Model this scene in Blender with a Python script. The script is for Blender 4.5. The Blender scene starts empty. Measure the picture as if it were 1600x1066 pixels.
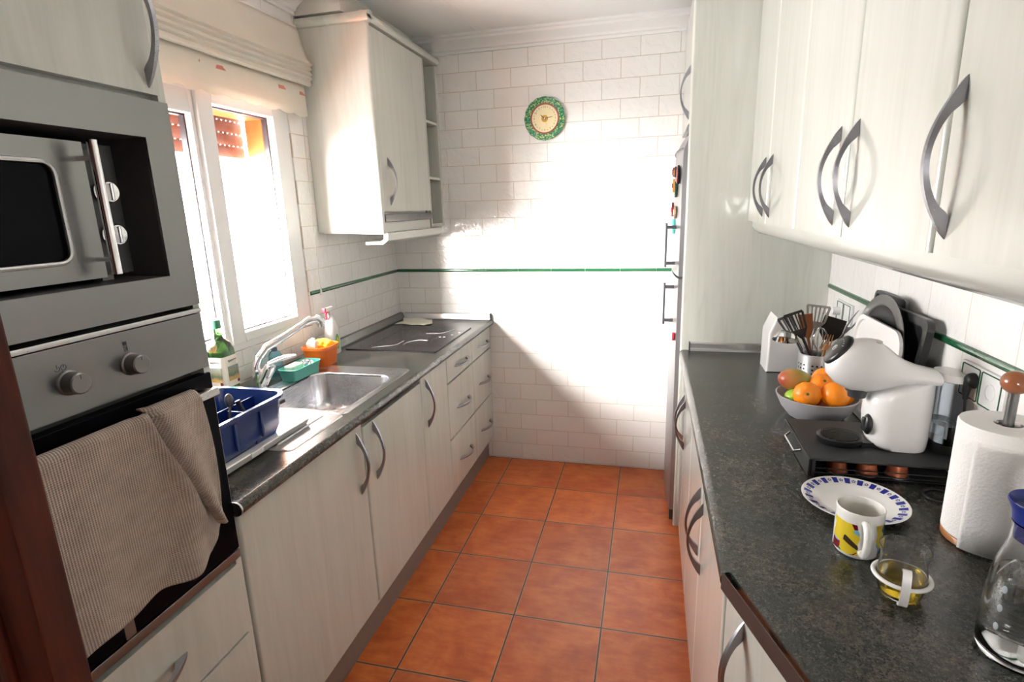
import bpy, bmesh, math, random
from mathutils import Vector, Matrix
random.seed(7)
C = bpy.context.scene
COL = C.collection
PI = math.pi

# ------------------------------------------------------------------ camera
F_PX = 862.45
cam_d = bpy.data.cameras.new('camera')
cam_d.sensor_width = 36.0
cam_d.lens = F_PX * 36.0 / 1600.0
cam_d.clip_start = 0.02
cam = bpy.data.objects.new('camera', cam_d)
COL.objects.link(cam)
yaw, pitch, roll = 0.24885, 0.23662, -0.0313
fw = Vector((-math.sin(yaw) * math.cos(pitch), math.cos(yaw) * math.cos(pitch), -math.sin(pitch)))
rt = Vector((math.cos(yaw), math.sin(yaw), 0))
up = rt.cross(fw)
r2 = math.cos(roll) * rt + math.sin(roll) * up
u2 = -math.sin(roll) * rt + math.cos(roll) * up
M = Matrix((r2, u2, -fw)).transposed().to_4x4()
M.translation = Vector((0, 0, 1.6022))
cam.matrix_world = M
C.camera = cam

# ------------------------------------------------------------------ light
C.view_settings.view_transform = 'Standard'
C.view_settings.look = 'None'
C.view_settings.gamma = 1.0
C.view_settings.use_curve_mapping = False
C.view_settings.exposure = 0.34
C.cycles.max_bounces = 14
C.cycles.transparent_max_bounces = 16
C.cycles.sample_clamp_indirect = 12.0
C.cycles.caustics_reflective = False

world = bpy.data.worlds.new('overcast_sky')
C.world = world
world.use_nodes = True
wn = world.node_tree
bg = wn.nodes['Background']
bg.inputs['Color'].default_value = (1.0, 0.985, 0.97, 1)
bg.inputs['Strength'].default_value = 30.0

def portal(name, loc, sy, sz, direction):
    d = bpy.data.lights.new(name, 'AREA')
    d.shape = 'RECTANGLE'
    d.size = sy
    d.size_y = sz
    d.cycles.is_portal = True
    o = bpy.data.objects.new(name, d)
    COL.objects.link(o)
    o.location = loc
    o.rotation_euler = Vector(direction).to_track_quat('-Z', 'Y').to_euler()
    return o
portal('window_portal', (-1.84, 1.70, 1.5), 1.3, 1.1, (1, 0, 0))
portal('rear_portal', (-0.165, -1.80, 1.55), 0.33, 0.14, (0, 1, 0))  # serves the added fill opening in the unseen rear wall

sun_d = bpy.data.lights.new('sun', 'SUN')
sun_d.energy = 115.0
sun_d.angle = math.radians(46)
sun_d.color = (1.0, 0.97, 0.92)
sun = bpy.data.objects.new('sun', sun_d)
COL.objects.link(sun)
sun.rotation_euler = Vector((1.0, 1.50, -0.42)).to_track_quat('-Z', 'Y').to_euler()

# ------------------------------------------------------------------ constants
D = 3.2513          # back wall
XL, XR = -1.565, 0.752
ZC = 2.54
CT = 0.93           # counter top height
XF = -0.965         # front of left base units
W_T, TH = 0.202, 0.1016

# ------------------------------------------------------------------ materials
def new_mat(name):
    m = bpy.data.materials.new(name)
    m.use_nodes = True
    nt = m.node_tree
    return m, nt, nt.nodes['Principled BSDF']

def sset(b, **k):
    for n, v in k.items():
        n = n.replace('_', ' ')
        if n in b.inputs:
            s = b.inputs[n]
            if hasattr(s.default_value, '__len__') and not hasattr(v, '__len__'):
                v = (v, v, v, 1)
            if hasattr(v, '__len__') and len(v) == 3 and len(s.default_value) == 4:
                v = (*v, 1)
            s.default_value = v

def plain(name, col, rough=0.5, metal=0.0, bump=0.0, bscale=200, coat=0.0, **k):
    m, nt, b = new_mat(name)
    sset(b, Base_Color=col, Roughness=rough, Metallic=metal, Coat_Weight=coat, Coat_Roughness=0.05, **k)
    # every material is procedural: a trace of variation in the roughness / relief
    n = nt.nodes.new('ShaderNodeTexNoise')
    n.inputs['Scale'].default_value = bscale
    g = nt.nodes.new('ShaderNodeTexCoord')
    nt.links.new(g.outputs['Object'], n.inputs['Vector'])
    if bump > 0:
        bp = nt.nodes.new('ShaderNodeBump')
        bp.inputs['Strength'].default_value = bump
        bp.inputs['Distance'].default_value = 0.002
        nt.links.new(n.outputs['Fac'], bp.inputs['Height'])
        nt.links.new(bp.outputs['Normal'], b.inputs['Normal'])
    else:
        mr = nt.nodes.new('ShaderNodeMapRange')
        mr.inputs['To Min'].default_value = max(0.0, rough - 0.02)
        mr.inputs['To Max'].default_value = rough + 0.03
        nt.links.new(n.outputs['Fac'], mr.inputs['Value'])
        nt.links.new(mr.outputs['Result'], b.inputs['Roughness'])
    return m

class NB:
    """small node-building helper"""
    def __init__(s, nt): s.nt = nt
    def add(s, t, **k):
        n = s.nt.nodes.new(t)
        for a, v in k.items(): setattr(n, a, v)
        return n
    def link(s, a, b): s.nt.links.new(a, b)
    def math(s, op, a, b=None, c=None):
        n = s.add('ShaderNodeMath', operation=op)
        for i, v in enumerate((a, b, c)):
            if v is None: continue
            if isinstance(v, (int, float)): n.inputs[i].default_value = v
            else: s.link(v, n.inputs[i])
        return n.outputs[0]
    def pos(s):
        g = s.add('ShaderNodeNewGeometry')
        x = s.add('ShaderNodeSeparateXYZ')
        s.link(g.outputs['Position'], x.inputs[0])
        return x.outputs[0], x.outputs[1], x.outputs[2]
    def comb(s, x, y, z=0.0):
        n = s.add('ShaderNodeCombineXYZ')
        for i, v in enumerate((x, y, z)):
            if isinstance(v, (int, float)): n.inputs[i].default_value = v
            else: s.link(v, n.inputs[i])
        return n.outputs[0]
    def noise(s, vec, scale, detail=2, rough=0.5, dist=0.0):
        n = s.add('ShaderNodeTexNoise')
        n.inputs['Scale'].default_value = scale
        n.inputs['Detail'].default_value = detail
        n.inputs['Roughness'].default_value = rough
        n.inputs['Distortion'].default_value = dist
        s.link(vec, n.inputs['Vector'])
        return n
    def ramp(s, fac, stops):
        n = s.add('ShaderNodeValToRGB')
        el = n.color_ramp.elements
        while len(el) < len(stops): el.new(0.5)
        for e, (p, c) in zip(el, stops):
            e.position = p
            e.color = (*c, 1) if len(c) == 3 else c
        s.link(fac, n.inputs[0])
        return n.outputs[0]
    def mix(s, f, a, b, mode='MIX'):
        n = s.add('ShaderNodeMix', data_type='RGBA', blend_type=mode)
        for i, v in ((0, f), (6, a), (7, b)):
            if isinstance(v, (int, float)): n.inputs[i].default_value = v
            elif isinstance(v, tuple): n.inputs[i].default_value = (*v, 1)
            else: s.link(v, n.inputs[i])
        return n.outputs[2]
    def bump(s, h, strength, dist, bsdf):
        n = s.add('ShaderNodeBump')
        n.inputs['Strength'].default_value = strength
        n.inputs['Distance'].default_value = dist
        s.link(h, n.inputs['Height'])
        s.link(n.outputs[0], bsdf.inputs['Normal'])

def wall_tiles(name, axis, u_low, u_high, stack=False):
    m, nt, b = new_mat(name)
    n = NB(nt)
    x, y, z = n.pos()
    u = x if axis == 'x' else y
    above = n.math('GREATER_THAN', z, 1.236)
    ul = n.math('SUBTRACT', u, u_low - 20 * W_T)
    uh = n.math('SUBTRACT', u, u_high - 20 * W_T)
    vl = n.math('SUBTRACT', z, 0.1087 - 4 * TH)
    vh = n.math('SUBTRACT', z, 2.3604 - 30 * TH)
    def mixf(a, c):
        return n.math('ADD', n.math('MULTIPLY', above, c), n.math('MULTIPLY', n.math('SUBTRACT', 1.0, above), a))
    vec = n.comb(mixf(ul, uh), mixf(vl, vh), 0.0)
    br = n.add('ShaderNodeTexBrick')
    br.offset = 0.0 if stack else 0.5
    br.inputs['Scale'].default_value = 1.0
    br.inputs['Brick Width'].default_value = W_T
    br.inputs['Row Height'].default_value = TH * (3 if stack else 1)
    br.inputs['Mortar Size'].default_value = 0.0016
    br.inputs['Mortar Smooth'].default_value = 0.3
    br.inputs['Color1'].default_value = (0, 0, 0, 1)
    br.inputs['Color2'].default_value = (1, 1, 1, 1)
    n.link(vec, br.inputs['Vector'])
    base = n.mix(br.outputs['Color'], (0.84, 0.82, 0.80), (0.88, 0.86, 0.84))
    col = n.mix(br.outputs['Fac'], base, (0.60, 0.52, 0.44))
    n.link(col, b.inputs['Base Color'])
    sset(b, Roughness=0.16, Coat_Weight=0.4, Coat_Roughness=0.06)
    rr = n.math('ADD', n.math('MULTIPLY', br.outputs['Fac'], 0.6), 0.14)
    n.link(rr, b.inputs['Roughness'])
    p = n.comb(x, y, z)
    w1 = n.noise(p, 16, 3, 0.55, 0.6)
    w2 = n.noise(p, 55, 2, 0.5, 0.3)
    h = n.math('ADD', n.math('MULTIPLY', w1.outputs[0], 0.9), n.math('MULTIPLY', w2.outputs[0], 0.16))
    h = n.math('ADD', h, n.math('MULTIPLY', n.math('SUBTRACT', 1.0, br.outputs['Fac']), 0.25))
    n.bump(h, 0.3 if stack else 0.75, 0.010, b)
    return m

M_BACK = wall_tiles('white_brick_tile_back', 'x', -0.8818 - W_T / 2 + W_T, -1.0893 - W_T / 2 + W_T)
M_LEFT = wall_tiles('white_brick_tile_left', 'y', 2.507 + W_T / 2, 2.593 + W_T / 2)
M_RIGHT = wall_tiles('white_brick_tile_right', 'y', 1.74, 1.74, stack=True)

def terracotta():
    m, nt, b = new_mat('terracotta_floor')
    n = NB(nt)
    x, y, z = n.pos()
    s = 0.35
    u = n.math('ADD', x, 0.8472 + 20 * s)
    v = n.math('ADD', y, -(D - 0.3542) + 20 * s)
    br = n.add('ShaderNodeTexBrick')
    br.offset = 0.0
    br.inputs['Scale'].default_value = 1.0
    br.inputs['Brick Width'].default_value = s
    br.inputs['Row Height'].default_value = s
    br.inputs['Mortar Size'].default_value = 0.0032
    br.inputs['Mortar Smooth'].default_value = 0.15
    br.inputs['Color1'].default_value = (0, 0, 0, 1)
    br.inputs['Color2'].default_value = (1, 1, 1, 1)
    n.link(n.comb(u, v), br.inputs['Vector'])
    # offset the cloud pattern tile by tile
    iu = n.math('FLOOR', n.math('DIVIDE', u, s))
    iv = n.math('FLOOR', n.math('DIVIDE', v, s))
    off = n.comb(n.math('ADD', x, n.math('MULTIPLY', iv, 3.17)), n.math('ADD', y, n.math('MULTIPLY', iu, 5.31)), 0)
    c1 = n.noise(off, 5.5, 5, 0.6, 0.4)
    mp = n.add('ShaderNodeMapping')
    mp.inputs['Scale'].default_value = (1.0, 3.2, 1.0)
    n.link(off, mp.inputs[0])
    c2 = n.noise(mp.outputs[0], 9, 6, 0.65, 0.2)
    f = n.math('ADD', n.math('MULTIPLY', c1.outputs[0], 0.6), n.math('MULTIPLY', c2.outputs[0], 0.4))
    col = n.ramp(f, [(0.30, (0.30, 0.055, 0.016)), (0.47, (0.45, 0.100, 0.026)), (0.60, (0.56, 0.155, 0.040)), (0.75, (0.62, 0.23, 0.070))])
    tint = n.mix(br.outputs['Color'], (0.9, 0.86, 0.9), (1.12, 1.1, 1.0))
    col = n.mix(1.0, col, tint, 'MULTIPLY')
    # paler worn rim inside each grout line
    fu = n.math('FRACT', n.math('DIVIDE', u, s)); fv = n.math('FRACT', n.math('DIVIDE', v, s))
    eu = n.math('MINIMUM', fu, n.math('SUBTRACT', 1.0, fu)); ev = n.math('MINIMUM', fv, n.math('SUBTRACT', 1.0, fv))
    e = n.math('MINIMUM', eu, ev)
    rim = n.math('LESS_THAN', e, 0.0155)
    col = n.mix(n.math('MULTIPLY', rim, 0.4), col, (0.52, 0.30, 0.17))
    col = n.mix(br.outputs['Fac'], col, (0.055, 0.040, 0.030))
    n.link(col, b.inputs['Base Color'])
    sset(b, Specular_IOR_Level=0.4)
    n.link(n.math('ADD', n.math('MULTIPLY', c2.outputs[0], 0.22), 0.27), b.inputs['Roughness'])
    n.bump(n.math('ADD', n.math('MULTIPLY', c2.outputs[0], 0.2), n.math('SUBTRACT', 1.0, br.outputs['Fac'])), 0.5, 0.0025, b)
    return m
M_FLOOR = terracotta()

def whitewash(name='whitewashed_wood', horizontal=False):
    m, nt, b = new_mat(name)
    n = NB(nt)
    x, y, z = n.pos()
    p = n.comb(x, y, z)
    mp = n.add('ShaderNodeMapping')
    mp.inputs['Scale'].default_value = (1, 1, 0.09) if not horizontal else (1, 0.09, 1)
    n.link(p, mp.inputs[0])
    g1 = n.noise(mp.outputs[0], 34, 5, 0.6, 0.9)
    g2 = n.noise(mp.outputs[0], 7, 3, 0.5, 1.4)
    f = n.math('ADD', n.math('MULTIPLY', g1.outputs[0], 0.5), n.math('MULTIPLY', g2.outputs[0], 0.5))
    col = n.ramp(f, [(0.28, (0.50, 0.515, 0.46)), (0.46, (0.59, 0.60, 0.545)), (0.64, (0.64, 0.65, 0.60))])
    n.link(col, b.inputs['Base Color'])
    sset(b, Roughness=0.30, Coat_Weight=0.75, Coat_Roughness=0.045)
    n.bump(g1.outputs[0], 0.05, 0.001, b)
    return m
M_WOOD = whitewash()
M_WOODH = whitewash('whitewashed_wood_horizontal', True)

def granite():
    m, nt, b = new_mat('dark_granite_laminate')
    n = NB(nt)
    x, y, z = n.pos()
    p = n.comb(x, y, z)
    a = n.noise(p, 300, 3, 0.7)
    c = n.noise(p, 95, 4, 0.7, 0.2)
    d = n.noise(p, 9, 3, 0.5, 0.2)
    f = n.math('ADD', n.math('MULTIPLY', a.outputs[0], 0.46), n.math('ADD', n.math('MULTIPLY', c.outputs[0], 0.38), n.math('MULTIPLY', d.outputs[0], 0.16)))
    col = n.ramp(f, [(0.38, (0.006, 0.0065, 0.006)), (0.47, (0.022, 0.023, 0.021)), (0.53, (0.052, 0.050, 0.045)), (0.63, (0.105, 0.098, 0.085))])
    br = n.ramp(d.outputs[0], [(0.4, (0.93, 1.0, 0.96)), (0.6, (1.06, 0.98, 0.90))])
    n.link(n.mix(1.0, col, br, 'MULTIPLY'), b.inputs['Base Color'])
    sset(b, Roughness=0.24, Specular_IOR_Level=0.6)
    n.bump(a.outputs[0], 0.12, 0.001, b)
    return m
M_GRAN = granite()

def steel(name='brushed_steel', col=(0.25, 0.248, 0.245), rough=0.32, sc=(1, 0.02, 1)):
    m, nt, b = new_mat(name)
    n = NB(nt)
    g = n.add('ShaderNodeTexCoord')
    mp = n.add('ShaderNodeMapping')
    mp.inputs['Scale'].default_value = sc
    n.link(g.outputs['Object'], mp.inputs[0])
    a = n.noise(mp.outputs[0], 700, 2, 0.5)
    c = n.noise(g.outputs['Object'], 6, 3, 0.5)
    sset(b, Base_Color=col, Metallic=1.0)
    r = n.math('ADD', n.math('MULTIPLY', a.outputs[0], 0.12), n.math('ADD', n.math('MULTIPLY', c.outputs[0], 0.10), rough - 0.11))
    n.link(r, b.inputs['Roughness'])
    n.bump(a.outputs[0], 0.04, 0.0005, b)
    return m
M_STEEL = steel()
M_HANDLE = steel('satin_handle_metal', (0.36, 0.36, 0.39), 0.30, (1, 1, 1))
M_CHROME = plain('chrome', (0.80, 0.80, 0.82), 0.09, 1.0)
M_SILVER = plain('aluminium_strip', (0.62, 0.62, 0.62), 0.28, 1.0)
M_UPST = plain('grey_metal_upstand', (0.22, 0.22, 0.21), 0.4, 0.6)
M_SINK = steel('sink_steel', (0.66, 0.66, 0.68), 0.26)
M_BLKGLASS = plain('black_oven_glass', (0.004, 0.004, 0.006), 0.12, 0.0, Specular_IOR_Level=0.05)
M_HOB = plain('ceramic_hob_glass', (0.012, 0.010, 0.012), 0.03, 0.0, Specular_IOR_Level=0.22)
M_BLACK = plain('black_plastic', (0.010, 0.010, 0.011), 0.32)
M_BLACKM = plain('black_matte', (0.014, 0.014, 0.015), 0.55, bump=0.1)
M_DGREY = plain('dark_grey_plastic', (0.05, 0.05, 0.055), 0.4)
M_NICHE = plain('niche_dark_lining', (0.085, 0.080, 0.085), 0.4)
M_WHITEP = plain('white_plastic', (0.80, 0.79, 0.78), 0.25, coat=0.3)
M_PVC = plain('white_window_pvc', (0.80, 0.80, 0.80), 0.30)
M_PAINT = plain('ceiling_paint', (0.85, 0.84, 0.83), 0.75, bump=0.15, bscale=90)
M_WALLP = plain('wall_plaster', (0.66, 0.64, 0.58), 0.8, bump=0.15, bscale=60)
M_CERAMIC = plain('white_ceramic', (0.80, 0.79, 0.76), 0.12, coat=0.5)
M_PLINTH = plain('grey_plinth', (0.20, 0.155, 0.14), 0.42)
M_GREEN = plain('green_liner_glaze', (0.016, 0.10, 0.042), 0.14, coat=0.5)
M_GROUT = plain('pale_grout', (0.6, 0.6, 0.56), 0.8)
M_SHUT = plain('brown_shutter', (0.115, 0.040, 0.025), 0.45)
M_OUTW = plain('orange_wood_frame', (0.50, 0.16, 0.035), 0.4)
M_RUBBER = plain('dark_gasket', (0.02, 0.02, 0.03), 0.5)
M_FRIDGE = plain('fridge_silver', (0.40, 0.40, 0.42), 0.30, 0.75)
M_BLUE = plain('navy_blue_plastic', (0.006, 0.022, 0.12), 0.18, coat=0.4)
M_TEAL = plain('teal_plastic', (0.10, 0.52, 0.42), 0.3)
M_ORANGEP = plain('orange_plastic', (0.85, 0.17, 0.02), 0.3)
M_YELLOW = plain('yellow_cloth', (0.86, 0.66, 0.05), 0.8, bump=0.4, bscale=400)
M_CREAM = plain('cream_cloth', (0.82, 0.78, 0.66), 0.85, bump=0.4, bscale=300)
M_RED = plain('red_plastic', (0.75, 0.02, 0.05), 0.3)
M_COPPER = plain('copper_foil', (0.42, 0.12, 0.055), 0.35, 0.5)
M_LIGHTWOOD = plain('varnished_wood', (0.42, 0.17, 0.055), 0.3, coat=0.5)
M_BALLWOOD = plain('brown_wood_ball', (0.30, 0.10, 0.04), 0.3, coat=0.5)
M_SPATW = plain('wooden_spatula', (0.20, 0.065, 0.022), 0.5)
M_BAMBOO = plain('pale_bamboo', (0.60, 0.30, 0.12), 0.5)
M_BOWL = plain('grey_ceramic_bowl', (0.40, 0.39, 0.41), 0.35)
M_CAPBLUE = plain('blue_carafe_cap', (0.010, 0.022, 0.17), 0.3)
M_INK = plain('dark_print', (0.02, 0.02, 0.025), 0.5)
M_BLUEP = plain('cobalt_print', (0.012, 0.018, 0.22), 0.2)
M_WHITEPRINT = plain('white_print', (0.8, 0.8, 0.8), 0.5)
M_BEIGE = plain('beige_stack', (0.52, 0.49, 0.45), 0.4)
M_MAROON = plain('maroon_paint', (0.16, 0.02, 0.015), 0.4)
M_GREENBOTT = plain('soap_label_green', (0.10, 0.45, 0.10), 0.4)
M_YELP = plain('yellow_print', (0.80, 0.62, 0.05), 0.4)

def darkwood():
    m, nt, b = new_mat('reddish_door_wood')
    n = NB(nt)
    x, y, z = n.pos()
    mp = n.add('ShaderNodeMapping')
    mp.inputs['Scale'].default_value = (1, 1, 0.07)
    n.link(n.comb(x, y, z), mp.inputs[0])
    g = n.noise(mp.outputs[0], 26, 5, 0.6, 1.2)
    col = n.ramp(g.outputs[0], [(0.35, (0.040, 0.006, 0.002)), (0.65, (0.11, 0.018, 0.005))])
    n.link(col, b.inputs['Base Color'])
    sset(b, Roughness=0.55, Specular_IOR_Level=0.3)
    return m
M_DOOR = darkwood()

def glass(name, col=(1, 1, 1), ior=1.45, rough=0.0):
    m, nt, b = new_mat(name)
    sset(b, Base_Color=col, Roughness=rough, IOR=ior, Transmission_Weight=1.0)
    return m
M_GLASS = glass('clear_glass')
M_GGREEN = glass('green_bottle_glass', (0.10, 0.30, 0.06))
M_FROST = plain('frosted_glass_mark', (0.30, 0.33, 0.35), 0.3)
M_WATER = glass('water', (0.93, 0.97, 0.97), 1.33)
M_TEA = glass('golden_tea', (0.72, 0.52, 0.03), 1.33)
M_TINT = glass('smoked_clear_plastic', (0.80, 0.84, 0.88), 1.3)
M_BLUETRANS = glass('pale_blue_plastic', (0.35, 0.7, 0.85), 1.3, 0.1)
M_MINT = plain('pale_mint_sponge', (0.52, 0.70, 0.55), 0.8, bump=0.5, bscale=300)

def pane_mat():
    m = bpy.data.materials.new('window_pane_glass')
    m.use_nodes = True
    nt = m.node_tree
    for nd in list(nt.nodes): nt.nodes.remove(nd)
    n = NB(nt)
    out = n.add('ShaderNodeOutputMaterial')
    tr = n.add('ShaderNodeBsdfTransparent')
    gl = n.add('ShaderNodeBsdfGlossy')
    gl.inputs['Roughness'].default_value = 0.01
    lw = n.add('ShaderNodeLayerWeight')
    lw.inputs['Blend'].default_value = 0.5
    fr = n.math('ADD', n.math('MULTIPLY', n.math('POWER', lw.outputs['Facing'], 4.0), 0.35), 0.02)
    mx = n.add('ShaderNodeMixShader')
    n.link(fr, mx.inputs[0]); n.link(tr.outputs[0], mx.inputs[1]); n.link(gl.outputs[0], mx.inputs[2])
    n.link(mx.outputs[0], out.inputs[0])
    return m
M_PANE = pane_mat()

def blind_mat():
    m, nt, b = new_mat('cream_blind_fabric')
    n = NB(nt)
    x, y, z = n.pos()
    p = n.comb(x, y, z)
    a = n.noise(p, 9, 3, 0.6)
    spots = n.noise(p, 14, 1, 0.4)
    row = n.math('MULTIPLY', n.math('LESS_THAN', n.math('ABSOLUTE', n.math('SUBTRACT', z, 2.125)), 0.007), n.math('GREATER_THAN', spots.outputs[0], 0.62))
    col = n.mix(a.outputs[0], (0.80, 0.77, 0.69), (0.88, 0.85, 0.77))
    col = n.mix(row, col, (0.72, 0.30, 0.24))
    n.link(col, b.inputs['Base Color'])
    sset(b, Roughness=0.9)
    n.bump(n.noise(p, 500, 1).outputs[0], 0.15, 0.001, b)
    # fabric lets some window light through
    tl = n.add('ShaderNodeBsdfTranslucent')
    n.link(col, tl.inputs[0])
    mx = n.add('ShaderNodeMixShader')
    mx.inputs[0].default_value = 0.38
    out = nt.nodes['Material Output']
    n.link(b.outputs[0], mx.inputs[1]); n.link(tl.outputs[0], mx.inputs[2]); n.link(mx.outputs[0], out.inputs[0])
    return m
M_BLIND = blind_mat()

def towel_mat():
    m, nt, b = new_mat('beige_waffle_cotton')
    n = NB(nt)
    tc = n.add('ShaderNodeUVMap')
    sp = n.add('ShaderNodeSeparateXYZ')
    n.link(tc.outputs[0], sp.inputs[0])
    u = n.math('MULTIPLY', sp.outputs[0], 2 * PI / 0.0046)
    v = n.math('MULTIPLY', sp.outputs[1], 2 * PI / 0.0042)
    h = n.math('ADD', n.math('MULTIPLY', n.math('SINE', u), 0.5), n.math('MULTIPLY', n.math('SINE', v), 0.5))
    nz = n.noise(tc.outputs[0], 28, 4, 0.6)
    fine = n.noise(tc.outputs[0], 500, 2, 0.6)
    col = n.ramp(n.math('ADD', n.math('MULTIPLY', nz.outputs[0], 0.7), n.math('MULTIPLY', h, 0.13)),
                 [(0.10, (0.36, 0.285, 0.23)), (0.55, (0.55, 0.455, 0.38))])
    n.link(col, b.inputs['Base Color'])
    sset(b, Roughness=0.95, Sheen_Weight=0.2)
    n.bump(n.math('ADD', h, fine.outputs[0]), 0.9, 0.0014, b)
    return m
M_TOWEL = towel_mat()

def orange_mat():
    m, nt, b = new_mat('orange_peel')
    n = NB(nt)
    g = n.add('ShaderNodeTexCoord')
    a = n.noise(g.outputs['Object'], 220, 2, 0.5)
    c = n.noise(g.outputs['Object'], 14, 2, 0.5)
    n.link(n.mix(c.outputs[0], (0.88, 0.20, 0.005), (0.95, 0.32, 0.012)), b.inputs['Base Color'])
    sset(b, Roughness=0.33)
    n.bump(a.outputs[0], 0.35, 0.0015, b)
    return m
M_ORANGE = orange_mat()

def mango_mat():
    m, nt, b = new_mat('mango_skin')
    n = NB(nt)
    g = n.add('ShaderNodeTexCoord')
    sp = n.add('ShaderNodeSeparateXYZ')
    n.link(g.outputs['Generated'], sp.inputs[0])
    c = n.noise(g.outputs['Object'], 30, 3, 0.5)
    f = n.math('ADD', sp.outputs[0], n.math('MULTIPLY', c.outputs[0], 0.25))
    n.link(n.ramp(f, [(0.2, (0.36, 0.07, 0.03)), (0.5, (0.42, 0.20, 0.05)), (0.85, (0.33, 0.33, 0.06))]), b.inputs['Base Color'])
    sset(b, Roughness=0.35)
    return m
M_MANGO = mango_mat()
M_LEMON = plain('lemon_skin', (0.85, 0.55, 0.03), 0.35, bump=0.2)
M_LIME = plain('green_apple_skin', (0.30, 0.50, 0.04), 0.3)
M_PEACH = plain('dark_red_peach_skin', (0.33, 0.07, 0.03), 0.5)
M_STEM = plain('green_stem', (0.10, 0.16, 0.03), 0.7)

def paper_mat():
    m, nt, b = new_mat('embossed_kitchen_paper')
    n = NB(nt)
    g = n.add('ShaderNodeTexCoord')
    v = n.add('ShaderNodeTexVoronoi')
    v.inputs['Scale'].default_value = 210
    n.link(g.outputs['Object'], v.inputs['Vector'])
    sset(b, Base_Color=(0.82, 0.80, 0.78), Roughness=0.95)
    n.bump(v.outputs['Distance'], 0.35, 0.0015, b)
    return m
M_PAPER = paper_mat()

def mug_mat():
    # generic abstract colour patches around the lower body in place of the printed characters
    m, nt, b = new_mat('white_mug_abstract_print')
    n = NB(nt)
    g = n.add('ShaderNodeTexCoord')
    sp = n.add('ShaderNodeSeparateXYZ')
    n.link(g.outputs['Object'], sp.inputs[0])
    v = n.add('ShaderNodeTexVoronoi')
    v.inputs['Scale'].default_value = 46
    n.link(g.outputs['Object'], v.inputs['Vector'])
    sc = n.add('ShaderNodeSeparateColor')
    n.link(v.outputs['Color'], sc.inputs[0])
    cr = n.add('ShaderNodeValToRGB')
    cr.color_ramp.interpolation = 'CONSTANT'
    stops = [(0.0, (0.72, 0.55, 0.03)), (0.28, (0.17, 0.008, 0.02)), (0.45, (0.70, 0.53, 0.03)), (0.62, (0.20, 0.45, 0.62)), (0.76, (0.03, 0.16, 0.17)), (0.88, (0.05, 0.03, 0.02))]
    el = cr.color_ramp.elements
    while len(el) < len(stops): el.new(0.5)
    for e, (p, c) in zip(el, stops): e.position = p; e.color = (*c, 1)
    n.link(sc.outputs[0], cr.inputs[0])
    ns = n.noise(g.outputs['Object'], 24, 2, 0.5)
    ang = n.math('ARCTAN2', sp.outputs[1], sp.outputs[0])
    wob = n.math('MULTIPLY', n.math('SUBTRACT', ns.outputs[0], 0.5), 0.9)
    # two patches, one on each side of the handle
    d1 = n.math('ADD', n.math('ABSOLUTE', n.math('ADD', ang, 2.55)), wob)
    d2 = n.math('ADD', n.math('ABSOLUTE', n.math('ADD', ang, 0.62)), wob)
    m1 = n.math('LESS_THAN', d1, 0.62); m2 = n.math('LESS_THAN', d2, 0.42)
    zz = n.math('ADD', sp.outputs[2], n.math('MULTIPLY', wob, 0.012))
    band = n.math('MULTIPLY', n.math('GREATER_THAN', zz, 0.008), n.math('LESS_THAN', zz, 0.074))
    mask = n.math('MULTIPLY', n.math('MAXIMUM', m1, m2), band)
    n.link(n.mix(mask, (0.80, 0.79, 0.76), cr.outputs[0]), b.inputs['Base Color'])
    sset(b, Roughness=0.12, Coat_Weight=0.5, Coat_Roughness=0.05)
    return m
M_MUG = mug_mat()

# ------------------------------------------------------------------ mesh helpers
def add_box(bm, x0, x1, y0, y1, z0, z1, bev=0.0, seg=2, edges=None):
    x0, x1 = sorted((x0, x1)); y0, y1 = sorted((y0, y1)); z0, z1 = sorted((z0, z1))
    vs = [bm.verts.new((x, y, z)) for x in (x0, x1) for y in (y0, y1) for z in (z0, z1)]
    idx = [(0, 1, 3, 2), (4, 6, 7, 5), (0, 4, 5, 1), (2, 3, 7, 6), (0, 2, 6, 4), (1, 5, 7, 3)]
    fs = [bm.faces.new([vs[i] for i in f]) for f in idx]
    if bev > 0:
        es = set(e for f in fs for e in f.edges)
        if edges: es = [e for e in es if edges(e)]
        bmesh.ops.bevel(bm, geom=list(es), offset=bev, segments=seg, profile=0.5, affect='EDGES')

def add_obox(bm, c, ax, ay, az, bev=0.0, seg=2):
    """oriented box: centre and three half-axis vectors"""
    c, ax, ay, az = Vector(c), Vector(ax), Vector(ay), Vector(az)
    vs = [bm.verts.new(c + i * ax + j * ay + k * az) for i in (-1, 1) for j in (-1, 1) for k in (-1, 1)]
    idx = [(0, 1, 3, 2), (4, 6, 7, 5), (0, 4, 5, 1), (2, 3, 7, 6), (0, 2, 6, 4), (1, 5, 7, 3)]
    fs = [bm.faces.new([vs[i] for i in f]) for f in idx]
    if bev > 0:
        bmesh.ops.bevel(bm, geom=list(set(e for f in fs for e in f.edges)), offset=bev, segments=seg, profile=0.5, affect='EDGES')

def add_prism(bm, pts, ext, bev=0.0, seg=2):
    ext = Vector(ext)
    a = [bm.verts.new(Vector(p)) for p in pts]
    b = [bm.verts.new(Vector(p) + ext) for p in pts]
    fs = [bm.faces.new(a), bm.faces.new(list(reversed(b)))]
    n = len(pts)
    for i in range(n):
        fs.append(bm.faces.new((a[i], b[i], b[(i + 1) % n], a[(i + 1) % n])))
    if bev > 0:
        es = list(fs[0].edges) + list(fs[1].edges)
        bmesh.ops.bevel(bm, geom=es, offset=bev, segments=seg, profile=0.5, affect='EDGES')

def frame_from(zdir):
    z = Vector(zdir).normalized()
    t = Vector((0, 0, 1)) if abs(z.z) < 0.95 else Vector((1, 0, 0))
    x = t.cross(z).normalized()
    return x, z.cross(x), z

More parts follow.
